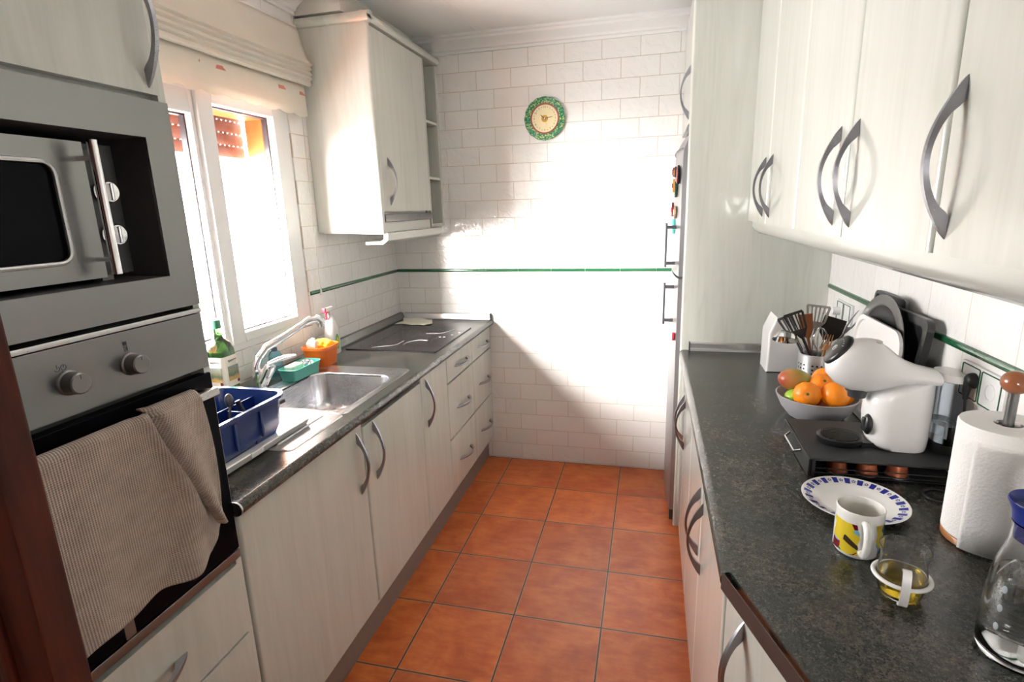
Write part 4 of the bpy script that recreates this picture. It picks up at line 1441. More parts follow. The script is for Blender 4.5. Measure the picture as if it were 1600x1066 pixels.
tag(obj('light_pelmet', bm, M_WOODH, None, 50, loc=(0.45, 1.5, 1.46)), 'long rounded whitewashed pelmet below the right wall cabinets', 'pelmet')

# ------------------------------------------------------------------ clock
ck = thing('wall_clock', 'round green ceramic wall clock with cream dial on the back wall', 'clock', (-0.594, D, 2.081))
cc = Vector((-0.594, D - 0.0005, 2.081))
bm = BM()
seg = 96
def crim(r, y, wav): return [(cc.x + (r + wav * math.cos(16 * 2 * PI * i / seg)) * math.cos(2 * PI * i / seg), cc.y - y, cc.z + (r + wav * math.cos(16 * 2 * PI * i / seg)) * math.sin(2 * PI * i / seg)) for i in range(seg)]
loft(bm, [crim(0.105, 0.0, 0.0005), crim(0.112, 0.010, 0.0011), crim(0.1145, 0.018, 0.0013), crim(0.112, 0.021, 0.0011), crim(0.085, 0.017, 0), crim(0.078, 0.015, 0)], True, True)
def rim_mat():
    m, nt, b = new_mat('painted_green_rim')
    n = NB(nt)
    g = n.add('ShaderNodeTexCoord')
    v = n.add('ShaderNodeTexVoronoi'); v.inputs['Scale'].default_value = 110
    n.link(g.outputs['Object'], v.inputs['Vector'])
    col = n.ramp(v.outputs['Distance'], [(0.25, (0.50, 0.52, 0.12)), (0.42, (0.10, 0.36, 0.16)), (0.62, (0.012, 0.15, 0.085))])
    n.link(col, b.inputs['Base Color']); sset(b, Roughness=0.2, Coat_Weight=0.5)
    return m
obj('rim', bm, rim_mat(), ck)
bm = BM(); add_tube(bm, [(cc.x + 0.077 * math.cos(2 * PI * i / 64), cc.y - 0.0165, cc.z + 0.077 * math.sin(2 * PI * i / 64)) for i in range(64)], 0.0045, 8, closed=True)
obj('inner_ring', bm, plain('brick_red_paint', (0.34, 0.09, 0.06), 0.3), ck)
bm = BM(); add_lathe(bm, [(0.075, 0.0155), (0.075, 0.0165), (0.0, 0.0167)], cc, (0, -1, 0), 64)
obj('dial', bm, plain('cream_dial', (0.78, 0.68, 0.42), 0.35), ck)
for k in range(12):
    a = PI / 2 - 2 * PI * k / 12
    text_mesh('numeral', str(12 if k == 0 else k), 0.0145, M_DKGREEN, (cc.x + 0.060 * math.cos(a), cc.y - 0.0172, cc.z + 0.060 * math.sin(a)), (1, 0, 0), (0, 0, 1), ck)
for k in range(12):
    a = PI / 2 - 2 * PI * (k + 0.5) / 12
    bm = BM(); add_lathe(bm, [(0.0022, 0.0166), (0.0022, 0.0172), (0, 0.0174)], cc + Vector((0.061 * math.cos(a), 0, 0.061 * math.sin(a))), (0, -1, 0), 10)
    obj('dot', bm, M_MAROON, ck)
bm = BM(); add_lathe(bm, [(0.019, 0.0167), (0.019, 0.0172), (0.0, 0.0174)], cc, (0, -1, 0), 32)
obj('centre_motif', bm, plain('amber_paint', (0.55, 0.30, 0.03), 0.3), ck)
def hand(ang, L, w, name, mat, y):
    dx, dz = math.cos(ang), math.sin(ang)
    bm = BM()
    p = lambda s, t: (cc.x + dx * s - dz * t, cc.y - y, cc.z + dz * s + dx * t)
    add_prism(bm, [p(-0.008, -w), p(L * 0.7, -w * 0.8), p(L, 0), p(L * 0.7, w * 0.8), p(-0.008, w)], (0, -0.0008, 0))
    obj(name, bm, mat, ck)
hand(math.radians(138), 0.036, 0.0022, 'hour_hand', M_BLACK, 0.0185)
hand(math.radians(10), 0.052, 0.0017, 'minute_hand', M_BLACK, 0.0197)
hand(math.radians(-72), 0.056, 0.0006, 'second_hand', M_RED, 0.0208)
bm = BM(); add_lathe(bm, [(0.004, 0.0174), (0.004, 0.022), (0, 0.0225)], cc, (0, -1, 0), 16)
obj('hub', bm, M_CERAMIC, ck)

# ------------------------------------------------------------------ left counter: things around the sink
# dish rack: white tray, blue caddy
tr = thing('drip_tray', 'white plastic drip tray lying at the near end of the drainer', 'tray', (-1.25, 1.29, CT))
bm = BM()
tcx, tcy, thx, thy = -1.230, 1.290, 0.165, 0.222
loft(bm, [[(a, b, CT + 0.0045) for a, b in rrect(tcx, tcy, thx - 0.012, thy - 0.012, 0.03)], [(a, b, CT + 0.026) for a, b in rrect(tcx, tcy, thx, thy, 0.04)],
          [(a, b, CT + 0.028) for a, b in rrect(tcx, tcy, thx - 0.004, thy - 0.004, 0.037)], [(a, b, CT + 0.025) for a, b in rrect(tcx, tcy, thx - 0.008, thy - 0.008, 0.035)],
          [(a, b, CT + 0.008) for a, b in rrect(tcx, tcy, thx - 0.018, thy - 0.018, 0.028)]], True, True)
obj('tray_body', bm, M_WHITEP, tr, 50)
bm = BM(); add_box(bm, tcx + thx - 0.004, tcx + thx + 0.004, 1.20, 1.25, CT + 0.014, CT + 0.029, 0.002)
obj('tray_clip', bm, M_WHITEP, tr)

cd_ = thing('cutlery_caddy', 'navy blue plastic cutlery caddy standing on the white drip tray', 'caddy', (-1.24, 1.24, CT + 0.009))
bcx, bcy, bhx, bhy = -1.230, 1.262, 0.125, 0.162
zb = CT + 0.0085; zt_ = CT + 0.125
bm = BM()
def dip(px, py):  # top rim rises at the two ends
    return 0.012 * abs((py - bcy) / bhy) ** 2
lo = []
for hx_, hy_, r_, z_, fl in ((bhx - 0.02, bhy - 0.02, 0.025, zb, 0), (bhx - 0.008, bhy - 0.008, 0.03, zb + 0.03, 0), (bhx - 0.002, bhy - 0.002, 0.032, zt_ - 0.012, 1), (bhx + 0.008, bhy + 0.008, 0.038, zt_ - 0.010, 1),
                       (bhx + 0.008, bhy + 0.008, 0.038, zt_, 1), (bhx - 0.004, bhy - 0.004, 0.03, zt_, 1), (bhx - 0.006, bhy - 0.006, 0.028, zt_ - 0.015, 1), (bhx - 0.024, bhy - 0.024, 0.022, zb + 0.004, 0)):
    lo.append([(a, b, z_ + (dip(a, b) if fl else 0)) for a, b in rrect(bcx, bcy, hx_, hy_, r_)])
loft(bm, lo, True, True)
obj('caddy_body', bm, M_BLUE, cd_, 50)
bm = BM(); add_box(bm, bcx + 0.018, bcx + 0.022, bcy - bhy + 0.012, bcy + bhy - 0.012, zb + 0.006, zt_ - 0.006, 0.001)
obj('divider', bm, M_BLUE, cd_)
bm = BM(); add_box(bm, bcx + 0.022, bcx + bhx - 0.012, bcy + 0.028, bcy + 0.032, zb + 0.006, zt_ - 0.012, 0.001)
obj('divider', bm, M_BLUE, cd_)
for yy in (bcy + 0.045, bcy - 0.06):
    bm = BM()
    add_box(bm, bcx + bhx - 0.004, bcx + bhx + 0.004, yy - 0.005, yy + 0.005, zb + 0.025, zt_ - 0.012, 0.002)
    obj('rib', bm, M_BLUE, cd_)
# spoon in the caddy
bm = BM()
s0 = Vector((bcx + 0.05, bcy - 0.01, zb + 0.02)); s1 = Vector((bcx + 0.050, bcy + 0.015, zt_ + 0.006))
add_tube(bm, [s0, s1], [0.003, 0.0035], 8)
add_ball(bm, s1 + Vector((-0.004, 0.004, 0.018)), 0.022, 0.62, 0.5, 1.0, 16, 10)
tag(obj('spoon', bm, M_DGREY, None, 60, loc=s0), 'dark spoon standing bowl-up in the blue cutlery caddy', 'spoon')
bm = BM(); add_tube(bm, [(bcx + 0.07, bcy + 0.07, zb + 0.03), (bcx + 0.03 + 0.012, bcy + 0.055, zt_ + 0.012)], [0.006, 0.008], 10)
tag(obj('knife', bm, M_BLACK, None, 60, loc=(bcx + 0.07, bcy + 0.07, zb)), 'black-handled utensil leaning beside the spoon in the blue caddy', 'utensil')
# glass jar upside down in the caddy
jr = thing('glass_jar', 'clear glass jar with white lid standing in the blue caddy next to the oven column', 'jar', (bcx - 0.055, bcy - 0.02, zb + 0.0055))
jc = Vector((bcx - 0.045, bcy - 0.035, zb + 0.0055))
bm = BM(); add_lathe(bm, [(0.030, 0), (0.037, 0.006), (0.038, 0.085), (0.031, 0.100), (0.029, 0.118), (0.0265, 0.118), (0.028, 0.100), (0.035, 0.083), (0.034, 0.008), (0.0, 0.006)], jc, seg=32, cap1=False)
obj('jar_body', bm, M_GLASS, jr)
bm = BM(); add_lathe(bm, [(0.034, 0.1185), (0.036, 0.121), (0.036, 0.132), (0.033, 0.136), (0, 0.136)], jc, seg=32)
obj('lid', bm, M_WHITEP, jr)

# olive oil bottle
bc = Vector((-1.47, 1.585, CT + 0.0015))
ob = thing('oil_bottle', 'green glass oil bottle with a landscape label left of the tap', 'bottle', bc)
bm = BM()
def sq(r, h): return [(bc.x + a, bc.y + b, bc.z + h) for a, b in rrect(0, 0, r, r, r * 0.45, 6)]
def ci(r, h): return [(bc.x + a, bc.y + b, bc.z + h) for a, b in rrect(0, 0, r, r, r * 0.999, 6)]
loft(bm, [sq(0.034, 0), sq(0.038, 0.006), sq(0.039, 0.195), sq(0.037, 0.215), sq(0.030, 0.236), ci(0.018, 0.255), ci(0.0145, 0.27), ci(0.0135, 0.30)], True, True)
obj('bottle_glass', bm, M_GGREEN, ob, 50)
bm = BM(); loft(bm, [ci(0.0155, 0.292), ci(0.0165, 0.296), ci(0.0165, 0.318), ci(0.014, 0.322)], True, True)
obj('cap', bm, plain('green_cap', (0.05, 0.22, 0.13), 0.35), ob)
bm = BM()
lb = [(a, b) for a, b in rrect(0, 0, 0.0397, 0.0397, 0.0397 * 0.45, 6)]
loft(bm, [[(bc.x + a, bc.y + b, bc.z + 0.085) for a, b in lb], [(bc.x + a, bc.y + b, bc.z + 0.195) for a, b in lb]])
lab = obj('label', bm, M_CREAM, ob, 50)
def scene_mat():
    m, nt, b = new_mat('landscape_print')
    n = NB(nt)
    x, y, z = n.pos()
    nz = n.noise(n.comb(x, y, z), 60, 3, 0.5)
    f = n.math('ADD', n.math('DIVIDE', n.math('SUBTRACT', z, CT + 0.108), 0.052), n.math('MULTIPLY', n.math('SUBTRACT', nz.outputs[0], 0.5), 0.5))
    n.link(n.ramp(f, [(0.15, (0.45, 0.28, 0.08)), (0.35, (0.06, 0.12, 0.07)), (0.6, (0.20, 0.20, 0.12)), (0.85, (0.18, 0.22, 0.20))]), b.inputs['Base Color'])
    sset(b, Roughness=0.6)
    return m
bm = BM()
add_box(bm, bc.x + 0.0399, bc.x + 0.0403, bc.y - 0.020, bc.y + 0.030, bc.z + 0.106, bc.z + 0.158)
add_box(bm, bc.x - 0.020, bc.x + 0.030, bc.y - 0.0403, bc.y - 0.0399, bc.z + 0.106, bc.z + 0.158)
obj('label_picture', bm, scene_mat(), lab)
for face in (0, 1):
    bm = BM()
    path = []
    for i in range(40):
        t = i / 39
        a_ = -0.020 + 0.040 * t; h_ = 0.176 + 0.0035 * math.sin(i * 1.15) * (1.4 - t) + 0.003 * t
        path.append(Vector((bc.x + 0.0402, bc.y + a_ + 0.006, bc.z + h_)) if face == 0 else Vector((bc.x + a_ + 0.006, bc.y - 0.0402, bc.z + h_)))
    add_tube(bm, path, 0.0007, 4)
    obj('label_writing', bm, M_INK, lab)
    bm = BM()
    cen = Vector((bc.x + 0.0401, bc.y + 0.024, bc.z + 0.099)) if face == 0 else Vector((bc.x + 0.024, bc.y - 0.0401, bc.z + 0.099))
    ax_ = (1, 0, 0) if face == 0 else (0, -1, 0)
    add_lathe(bm, [(0.0065, 0.0), (0.0065, 0.0004), (0.0052, 0.0004), (0.0052, 0.0001), (0.0025, 0.0001), (0.0025, 0.0004), (0, 0.0004)], cen, ax_, 24)
    obj('seal', bm, M_MAROON, lab)

# dish soap pump behind the tap
pc = Vector((-1.522, 1.935, CT + 0.0004))
so = thing('soap_dispenser', 'pale blue soap dispenser with dark pump behind the tap', 'dispenser', pc)
bm = BM(); add_lathe(bm, [(0.024, 0), (0.026, 0.004), (0.026, 0.10), (0.020, 0.115), (0.012, 0.12), (0, 0.12)], pc, seg=28, sx=1, sy=1.1)
obj('bottle_body', bm, M_BLUETRANS, so)
bm = BM(); add_lathe(bm, [(0.012, 0.118), (0.012, 0.135), (0.004, 0.137), (0.004, 0.150), (0.009, 0.151), (0.009, 0.160), (0, 0.161)], pc, seg=16)
add_tube(bm, [pc + Vector((0, 0, 0.156)), pc + Vector((0.02, 0.018, 0.157)), pc + Vector((0.026, 0.023, 0.150))], 0.004, 8)
obj('pump', bm, plain('navy_pump', (0.05, 0.06, 0.13), 0.3), so)

# teal dish with steel wool
tc_ = thing('sponge_dish', 'teal plastic dish on the sink ledge in front of the orange tub', 'dish', (-1.44, 1.97, CT + 0.004))
qx, qy = -1.437, 1.975
bm = BM()
def rl(hx_, hy_, r_, z_): return [(qx + a + 0.0 * b, qy + b, z_) for a, b in rrect(0, 0, hx_, hy_, r_)]
zc = CT + 0.0035
loft(bm, [rl(0.036, 0.088, 0.02, zc), rl(0.044, 0.098, 0.024, zc + 0.046), rl(0.047, 0.101, 0.026, zc + 0.049), rl(0.044, 0.098, 0.024, zc + 0.050), rl(0.041, 0.095, 0.022, zc + 0.045), rl(0.034, 0.086, 0.018, zc + 0.004)], True, True)
obj('dish_body', bm, M_TEAL, tc_, 50)
bm = BM()
rnd = random.Random(5)
for k in range(26):
    p = Vector((qx + 0.002, qy + 0.040, zc + 0.036))
    path = []
    th0, ph0 = rnd.random() * 6, rnd.random() * 3
    for i in range(26):
        th = th0 + i * 0.5; ph = ph0 + i * (0.17 + 0.1 * rnd.random())
        r = 0.030 * (0.75 + 0.3 * rnd.random())
        path.append(p + Vector((r * math.cos(th) * math.sin(ph), 1.15 * r * math.sin(th) * math.sin(ph), 0.8 * r * math.cos(ph))))
    add_tube(bm, path, 0.0010, 4)
tag(obj('steel_wool', bm, M_CHROME, None, 60, loc=(qx, qy + 0.04, zc + 0.006)), 'crinkled steel wool scourer in the teal dish', 'scourer')
bm = BM(); add_box(bm, qx - 0.022, qx + 0.024, qy - 0.078, qy - 0.002, zc + 0.0045, zc + 0.062, 0.008, 3)
tag(obj('sponge', bm, M_MINT, None, 60, loc=(qx, qy - 0.04, zc + 0.005)), 'pale mint sponge standing at the tap end of the teal dish', 'sponge')
# orange tub with yellow cloths
tx, ty = -1.452, 2.160
tb = thing('storage_tub', 'bright orange oval plastic tub on the worktop beyond the sink', 'tub', (tx, ty, CT))
bm = BM()
def tl(hx_, hy_, r_, z_): return [(tx + a, ty + b, z_) for a, b in rrect(0, 0, hx_, hy_, r_)]
zo = CT + 0.0004
loft(bm, [tl(0.050, 0.060, 0.03, zo), tl(0.060, 0.072, 0.036, zo + 0.078), tl(0.065, 0.077, 0.04, zo + 0.080), tl(0.065, 0.077, 0.04, zo + 0.092), tl(0.061, 0.073, 0.037, zo + 0.093), tl(0.057, 0.069, 0.034, zo + 0.085), tl(0.047, 0.057, 0.028, zo + 0.004)], True, True)
obj('tub_body', bm, M_ORANGEP, tb, 50)
def crumple(name, c, sx, sy, sz, seed, mat, label, cat):
    rnd = random.Random(seed)
    bm = BM()
    bmesh.ops.create_icosphere(bm, subdivisions=4, radius=1.0)
    ph = [rnd.random() * 6 for _ in range(6)]
    for v in bm.verts:
        p = v.co.copy()
        k = 1 + 0.16 * math.sin(5 * p.x + ph[0]) * math.cos(4 * p.y + ph[1]) + 0.10 * math.sin(9 * p.y + ph[2] + 4 * p.z) + 0.07 * math.sin(13 * p.x + ph[3])
        v.co = Vector((c[0] + p.x * sx * k, c[1] + p.y * sy * k, c[2] + p.z * sz * k))
    return tag(obj(name, bm, mat, None, 80, loc=c), label, cat)
crumple('cleaning_cloth', (tx + 0.004, ty + 0.016, zo + 0.088), 0.042, 0.048, 0.026, 3, M_YELLOW, 'crumpled yellow cleaning cloth bulging out of the orange tub', 'cloth')
crumple('cleaning_cloth', (tx - 0.012, ty - 0.038, zo + 0.100), 0.024, 0.020, 0.028, 8, M_CREAM, 'off-white crumpled cloth at the tap side of the orange tub', 'cloth')
# spray bottle
sc_ = Vector((-1.505, 2.345, CT + 0.0004))
sb = thing('spray_bottle', 'white spray bottle with red nozzle in front of the tiled wall beyond the tub', 'spray bottle', sc_)
bm = BM()
def so_(rx, ry, h): return [(sc_.x + a, sc_.y + b, sc_.z + h) for a, b in rrect(0, 0, rx, ry, min(rx, ry) * 0.95, 6)]
loft(bm, [so_(0.024, 0.040, 0), so_(0.027, 0.044, 0.006), so_(0.027, 0.044, 0.09), so_(0.025, 0.038, 0.13), so_(0.020, 0.026, 0.165), so_(0.014, 0.014, 0.185), so_(0.013, 0.013, 0.20)], True, True)
obj('bottle_body', bm, M_WHITEP, sb, 50)
bm = BM()
add_box(bm, sc_.x - 0.012, sc_.x + 0.012, sc_.y - 0.014, sc_.y + 0.016, sc_.z + 0.196, sc_.z + 0.214, 0.004)
add_box(bm, sc_.x - 0.010, sc_.x + 0.010, sc_.y - 0.040, sc_.y + 0.022, sc_.z + 0.213, sc_.z + 0.234, 0.005)
obj('spray_head', bm, M_WHITEP, sb)
bm = BM()
add_box(bm, sc_.x - 0.009, sc_.x + 0.009, sc_.y - 0.052, sc_.y - 0.038, sc_.z + 0.212, sc_.z + 0.236, 0.004)
obj('nozzle', bm, M_RED, sb)
bm = BM(); add_tube(bm, [sc_ + Vector((0, -0.022, 0.214)), sc_ + Vector((0, -0.030, 0.198)), sc_ + Vector((0, -0.028, 0.175))], [0.006, 0.005, 0.004], 8)
obj('trigger', bm, M_RED, sb)
bm = BM()
lab_ = [(a, b) for a, b in rrect(0, 0, 0.0276, 0.0446, 0.026, 6)]
idx = [i for i, (a, b) in enumerate(lab_) if a > 0.002]
add_lathe(bm, [(0.030, 0.0), (0.030, 0.0006), (0.0, 0.0008)], sc_ + Vector((0.0272, 0, 0.062)), (1, 0, 0), 32, sx=0.55, sy=1.25)
lab2 = obj('label', bm, M_GREENBOTT, sb)
bm = BM(); add_lathe(bm, [(0.018, 0.0), (0.018, 0.0006), (0.0, 0.0008)], sc_ + Vector((0.0282, 0, 0.062)), (1, 0, 0), 32, sx=0.55, sy=1.25)
obj('label_centre', bm, M_YELP, lab2)

# ------------------------------------------------------------------ right counter
Z1_ = CT + 0.0004
# white appliance
ap = thing('knife_block', 'white slanted kitchen block with black handles standing by the housing panel', 'knife block', (0.56, 2.42, CT))
bm = BM()
ya, yb = 2.30, 2.44
add_prism(bm, [(0.462, ya, Z1_), (0.462, ya, 1.090), (0.488, ya, 1.155), (0.545, ya, 1.10), (0.60, ya, 1.02), (0.60, ya, Z1_)], (0, yb - ya, 0), 0.010, 3)
obj('block_body', bm, M_WHITEP, ap, 50)
# utensil pot
uc = Vector((0.588, 2.125, Z1_))
up_ = thing('utensil_pot', 'perforated stainless steel utensil pot behind the fruit bowl', 'pot', uc)
def perf():
    m, nt, b = new_mat('perforated_steel')
    n = NB(nt)
    g = n.add('ShaderNodeTexCoord'); sp = n.add('ShaderNodeSeparateXYZ'); n.link(g.outputs['Object'], sp.inputs[0])
    ang = n.math('MULTIPLY', n.math('ARCTAN2', sp.outputs[1], sp.outputs[0]), 24 / (2 * PI))
    zz = n.math('DIVIDE', sp.outputs[2], 0.0145)
    fa = n.math('SUBTRACT', n.math('FRACT', ang), 0.5); fz = n.math('SUBTRACT', n.math('FRACT', zz), 0.5)
    d = n.math('SQRT', n.math('ADD', n.math('MULTIPLY', fa, fa), n.math('MULTIPLY', fz, fz)))
    hole = n.math('LESS_THAN', d, 0.24)
    grp = n.math('LESS_THAN', n.math('FRACT', n.math('DIVIDE', n.math('FLOOR', ang), 4.0)), 0.7)
    band = n.math('MULTIPLY', n.math('GREATER_THAN', sp.outputs[2], 0.02), n.math('LESS_THAN', sp.outputs[2], 0.101))
    hole = n.math('MULTIPLY', n.math('MULTIPLY', hole, band), grp)
    n.link(n.mix(hole, (0.85, 0.85, 0.87), (0.01, 0.01, 0.01)), b.inputs['Base Color'])
    sset(b, Roughness=0.36)
    n.link(n.math('SUBTRACT', 1.0, hole), b.inputs['Metallic'])
    return m
bm = BM(); add_lathe(bm, [(0.054, 0), (0.056, 0.002), (0.056, 0.128), (0.058, 0.130), (0.056, 0.132), (0.053, 0.130), (0.053, 0.003), (0, 0.003)], uc, seg=48)
obj('pot_body', bm, perf(), up_, 50)

def stick(a, b, r, mat_h, head, hmat, name, label, cat='utensil'):
    t = thing(name, label, cat, a, None)
    bm = BM(); add_tube(bm, [Vector(a), (Vector(a) + Vector(b)) / 2, Vector(b)], [r, r * 0.9, r], 8)
    obj('handle', bm, mat_h, t, 60)
    if head:
        bm = BM(); head(bm, Vector(a), Vector(b))
        obj('head', bm, hmat, t, 50)
    return t
def flat_head(w0, w1, L, th=0.0015, slots=0, facing=(-0.35, -0.9, 0.25), lean=None):
    def f(bm, a, b):
        S = (b - a).normalized()
        N_ = Vector(facing); N_ = (N_ - S * N_.dot(S)).normalized()
        Wv = S.cross(N_)
        def P(s, w, t): return b + S * s + Wv * w + N_ * t
        if slots == 0:
            pts = [P(-0.005, -w0 * 0.4, 0), P(L * 0.25, -w0, 0), P(L, -w1, 0), P(L, w1, 0), P(L * 0.25, w0, 0), P(-0.005, w0 * 0.4, 0)]
            add_prism(bm, pts, N_ * th)
        else:
            add_prism(bm, [P(-0.005, -w0 * 0.3, 0), P(L * 0.3, -w0, 0), P(L * 0.3, w0, 0), P(-0.005, w0 * 0.3, 0)], N_ * th)
            m_ = slots + 1
            for k in range(m_):
                c0 = -w0 + 2 * w0 * (k + 0.28) / m_ ; c1 = -w1 + 2 * w1 * (k + 0.28) / m_
                d0 = -w0 + 2 * w0 * (k + 0.72) / m_; d1 = -w1 + 2 * w1 * (k + 0.72) / m_
                if k == 0: c0, c1 = -w0, -w1
                if k == m_ - 1: d0, d1 = w0, w1
                add_prism(bm, [P(L * 0.29, c0, 0), P(L * 0.92, c1, 0), P(L * 0.92, d1, 0), P(L * 0.29, d0, 0)], N_ * th)
            add_prism(bm, [P(L * 0.9, -w1, 0), P(L, -w1 * 0.9, 0), P(L, w1 * 0.9, 0), P(L * 0.9, w1, 0)], N_ * th)
    return f
ub_ = uc + Vector((0, 0, 0.006))
def foot(dx, dy): return ub_ + Vector((dx, dy, 0.002))
stick(foot(0.03, -0.02), uc + Vector((-0.055, -0.02, 0.195)), 0.005, M_BLACK, flat_head(0.026, 0.034, 0.095, 0.002, 5), M_BLACK, 'slotted_spatula', 'black slotted spatula fanned out to the left in the utensil pot')
stick(foot(0.02, 0.0), uc + Vector((-0.068, 0.015, 0.175)), 0.004, M_DGREY, flat_head(0.018, 0.026, 0.095, 0.002, 3), M_DGREY, 'slotted_spoon', 'dark slotted turner behind the black spatula, furthest left in the pot')
stick(foot(0.01, 0.02), uc + Vector((-0.030, 0.005, 0.19)), 0.005, M_SPATW, flat_head(0.018, 0.024, 0.085, 0.004, 0), M_SPATW, 'wooden_spatula', 'brown wooden spatula standing upright behind the black slotted one')
stick(foot(-0.02, 0.02), uc + Vector((-0.004, 0.028, 0.215)), 0.004, M_STEEL, flat_head(0.030, 0.040, 0.085, 0.0012, 5), M_SILVER, 'slotted_turner', 'wide silver slotted turner at the back of the utensil pot')
stick(foot(-0.01, 0.01), uc + Vector((0.036, 0.012, 0.180)), 0.005, M_BLACK, flat_head(0.036, 0.036, 0.080, 0.003, 0), M_BLACK, 'black_turner', 'square black turner to the right in the utensil pot')
def whisk_head(bm, a, b):
    S = (b - a).normalized(); X, Y, Z = frame_from(S)
    for k in range(5):
        an = PI * k / 5
        dv = X * math.cos(an) + Y * math.sin(an)
        L = 0.095
        pts = [b + S * (L * (1 - math.cos(PI * t / 12 * 1.0)) / 2 * 0 + L * math.sin(PI * t / 24) if t <= 12 else L * math.sin(PI * t / 24)) + dv * (0.033 * math.sin(2 * PI * t / 24) * (1 if True else 0) if False else 0.033 * math.cos(PI * t / 24) * math.sin(PI * t / 24) ** 0.5 * 1.3 if 0 < t < 24 else 0 * 1.0) if False else
               b + S * (L * math.sin(PI * t / 24)) + dv * (0.034 * math.cos(PI * t / 24) * min(1.0, math.sin(PI * t / 24) * 1.6)) for t in range(25)]
        add_tube(bm, pts, 0.0009, 5)
stick(foot(0.0, -0.03), uc + Vector((0.000, -0.030, 0.135)), 0.0045, M_STEEL, whisk_head, M_CHROME, 'whisk', 'wire balloon whisk at the front of the utensil pot')
def ladle_head(bm, a, b):
    add_lathe(bm, [(0.0, -0.012), (0.022, -0.008), (0.036, 0.004), (0.042, 0.022), (0.0415, 0.0225), (0.035, 0.006), (0.021, -0.006), (0.0, -0.0095)], b + Vector((-0.036, -0.01, 0.006)), (-0.15, -0.45, -0.85), 36)
stick(foot(0.03, 0.01), uc + Vector((-0.078, -0.030, 0.200)), 0.0035, M_CHROME, ladle_head, M_CHROME, 'ladle', 'steel ladle hanging over the left rim of the utensil pot')
def fork_head(bm, a, b):
    S = (b - a).normalized(); Wv = Vector((0.9, -0.43, 0)).normalized()
    add_prism(bm, [b - Wv * 0.003, b + S * 0.03 - Wv * 0.010, b + S * 0.03 + Wv * 0.010, b + Wv * 0.003], Vector((0, -1, 0)) * 0.002)
    for s in (-1, 1):
        add_tube(bm, [b + S * 0.026 + Wv * 0.008 * s, b + S * 0.06 + Wv * 0.011 * s, b + S * 0.098 + Wv * 0.009 * s], [0.0032, 0.0030, 0.0012], 8)
stick(foot(-0.03, 0.0), uc + Vector((0.078, -0.012, 0.205)), 0.0045, M_STEEL, fork_head, M_HANDLE, 'carving_fork', 'two-pronged steel carving fork leaning right out of the utensil pot')
def bfork(bm, a, b):
    S = (b - a).normalized(); Wv = Vector((0.93, -0.36, 0)).normalized()
    add_obox(bm, b + S * 0.008, Wv * 0.014, S * 0.010, Vector((0, 0.0018, 0)))
    for k in range(4):
        w = -0.012 + 0.008 * k
        add_tube(bm, [b + S * 0.015 + Wv * w, b + S * 0.055 + Wv * w], [0.0024, 0.0014], 6)
stick(foot(0.0, -0.01), uc + Vector((0.022, -0.020, 0.150)), 0.005, M_BAMBOO, bfork, M_BAMBOO, 'wooden_fork', 'pale wooden fork in the middle of the utensil pot')
def spoon_head(bm, a, b):
    add_ball(bm, b + (b - a).normalized() * 0.022, 0.026, 0.85, 0.28, 1.2, 20, 12, Matrix.Rotation(0.7, 3, 'Y'))
stick(foot(-0.03, -0.01), uc + Vector((0.066, -0.022, 0.128)), 0.004, M_DGREY, spoon_head, M_DGREY, 'serving_spoon', 'dark serving spoon leaning over the right rim behind the coffee machine')

# fruit bowl
bo = Vector((0.521, 1.832, Z1_))
fbw = thing('fruit_bowl', 'grey ceramic bowl full of fruit on the right worktop', 'bowl', bo)
bm = BM(); add_lathe(bm, [(0.072, 0), (0.078, 0.002), (0.100, 0.030), (0.115, 0.062), (0.118, 0.070), (0.1145, 0.071), (0.110, 0.060), (0.094, 0.032), (0.070, 0.008), (0, 0.006)], bo, seg=64)
obj('bowl_body', bm, M_BOWL, fbw, 60)
G_OR = 'oranges in the fruit bowl'
def orange(x, y, z, r, label, name='orange', stem_dir=(-0.3, -0.8, 0.3), ribs=0):
    t = thing(name, label, 'orange', (x, y, z), G_OR)
    c = Vector((x, y, z))
    X, Y, Z = frame_from(stem_dir)
    R = Matrix((X, Y, Z)).transposed()
    bm = BM()
    bmesh.ops.create_uvsphere(bm, u_segments=48, v_segments=24, radius=1.0)
    for v in bm.verts:
        p = v.co.copy()
        th = math.atan2(p.y, p.x)
        k = 1 + (0.035 * abs(math.cos(ribs / 2 * th)) * (1 - p.z ** 2) ** 0.5 - 0.02 if ribs else 0.008 * math.sin(3 * p.x + 2 * p.y))
        q = Vector((p.x * k * r, p.y * k * r, p.z * r * (0.90 if ribs else 0.97)))
        if p.z > 0.93: q.z -= (p.z - 0.93) * r * 1.0
        v.co = c + R @ q
    obj('peel', bm, M_ORANGE, t, 80)
    bm = BM(); add_lathe(bm, [(0.0045, -0.002), (0.004, 0.002), (0, 0.003)], c + Z * (r * (0.84 if ribs else 0.90)), Z, 8)
    obj('stem_scar', bm, M_STEM, t)
orange(0.480, 1.782, Z1_ + 0.084, 0.040, 'ribbed tangerine with green stem at the front left of the fruit bowl', 'tangerine', (-0.20, -0.9, 0.35), ribs=10)
orange(0.556, 1.778, Z1_ + 0.088, 0.040, 'large smooth orange at the front right of the fruit bowl', stem_dir=(0.6, -0.3, 0.6))
orange(0.532, 1.838, Z1_ + 0.096, 0.038, 'ribbed orange in the middle of the bowl behind the two front ones', 'tangerine', (0.1, -0.6, 0.7), ribs=9)
orange(0.560, 1.905, Z1_ + 0.098, 0.039, 'orange at the back of the fruit bowl, mostly hidden by the others', stem_dir=(0.2, 0.5, 0.7))
orange(0.588, 1.815, Z1_ + 0.078, 0.034, 'orange low at the right rim under the coffee machine head', stem_dir=(0.7, 0.3, 0.4))
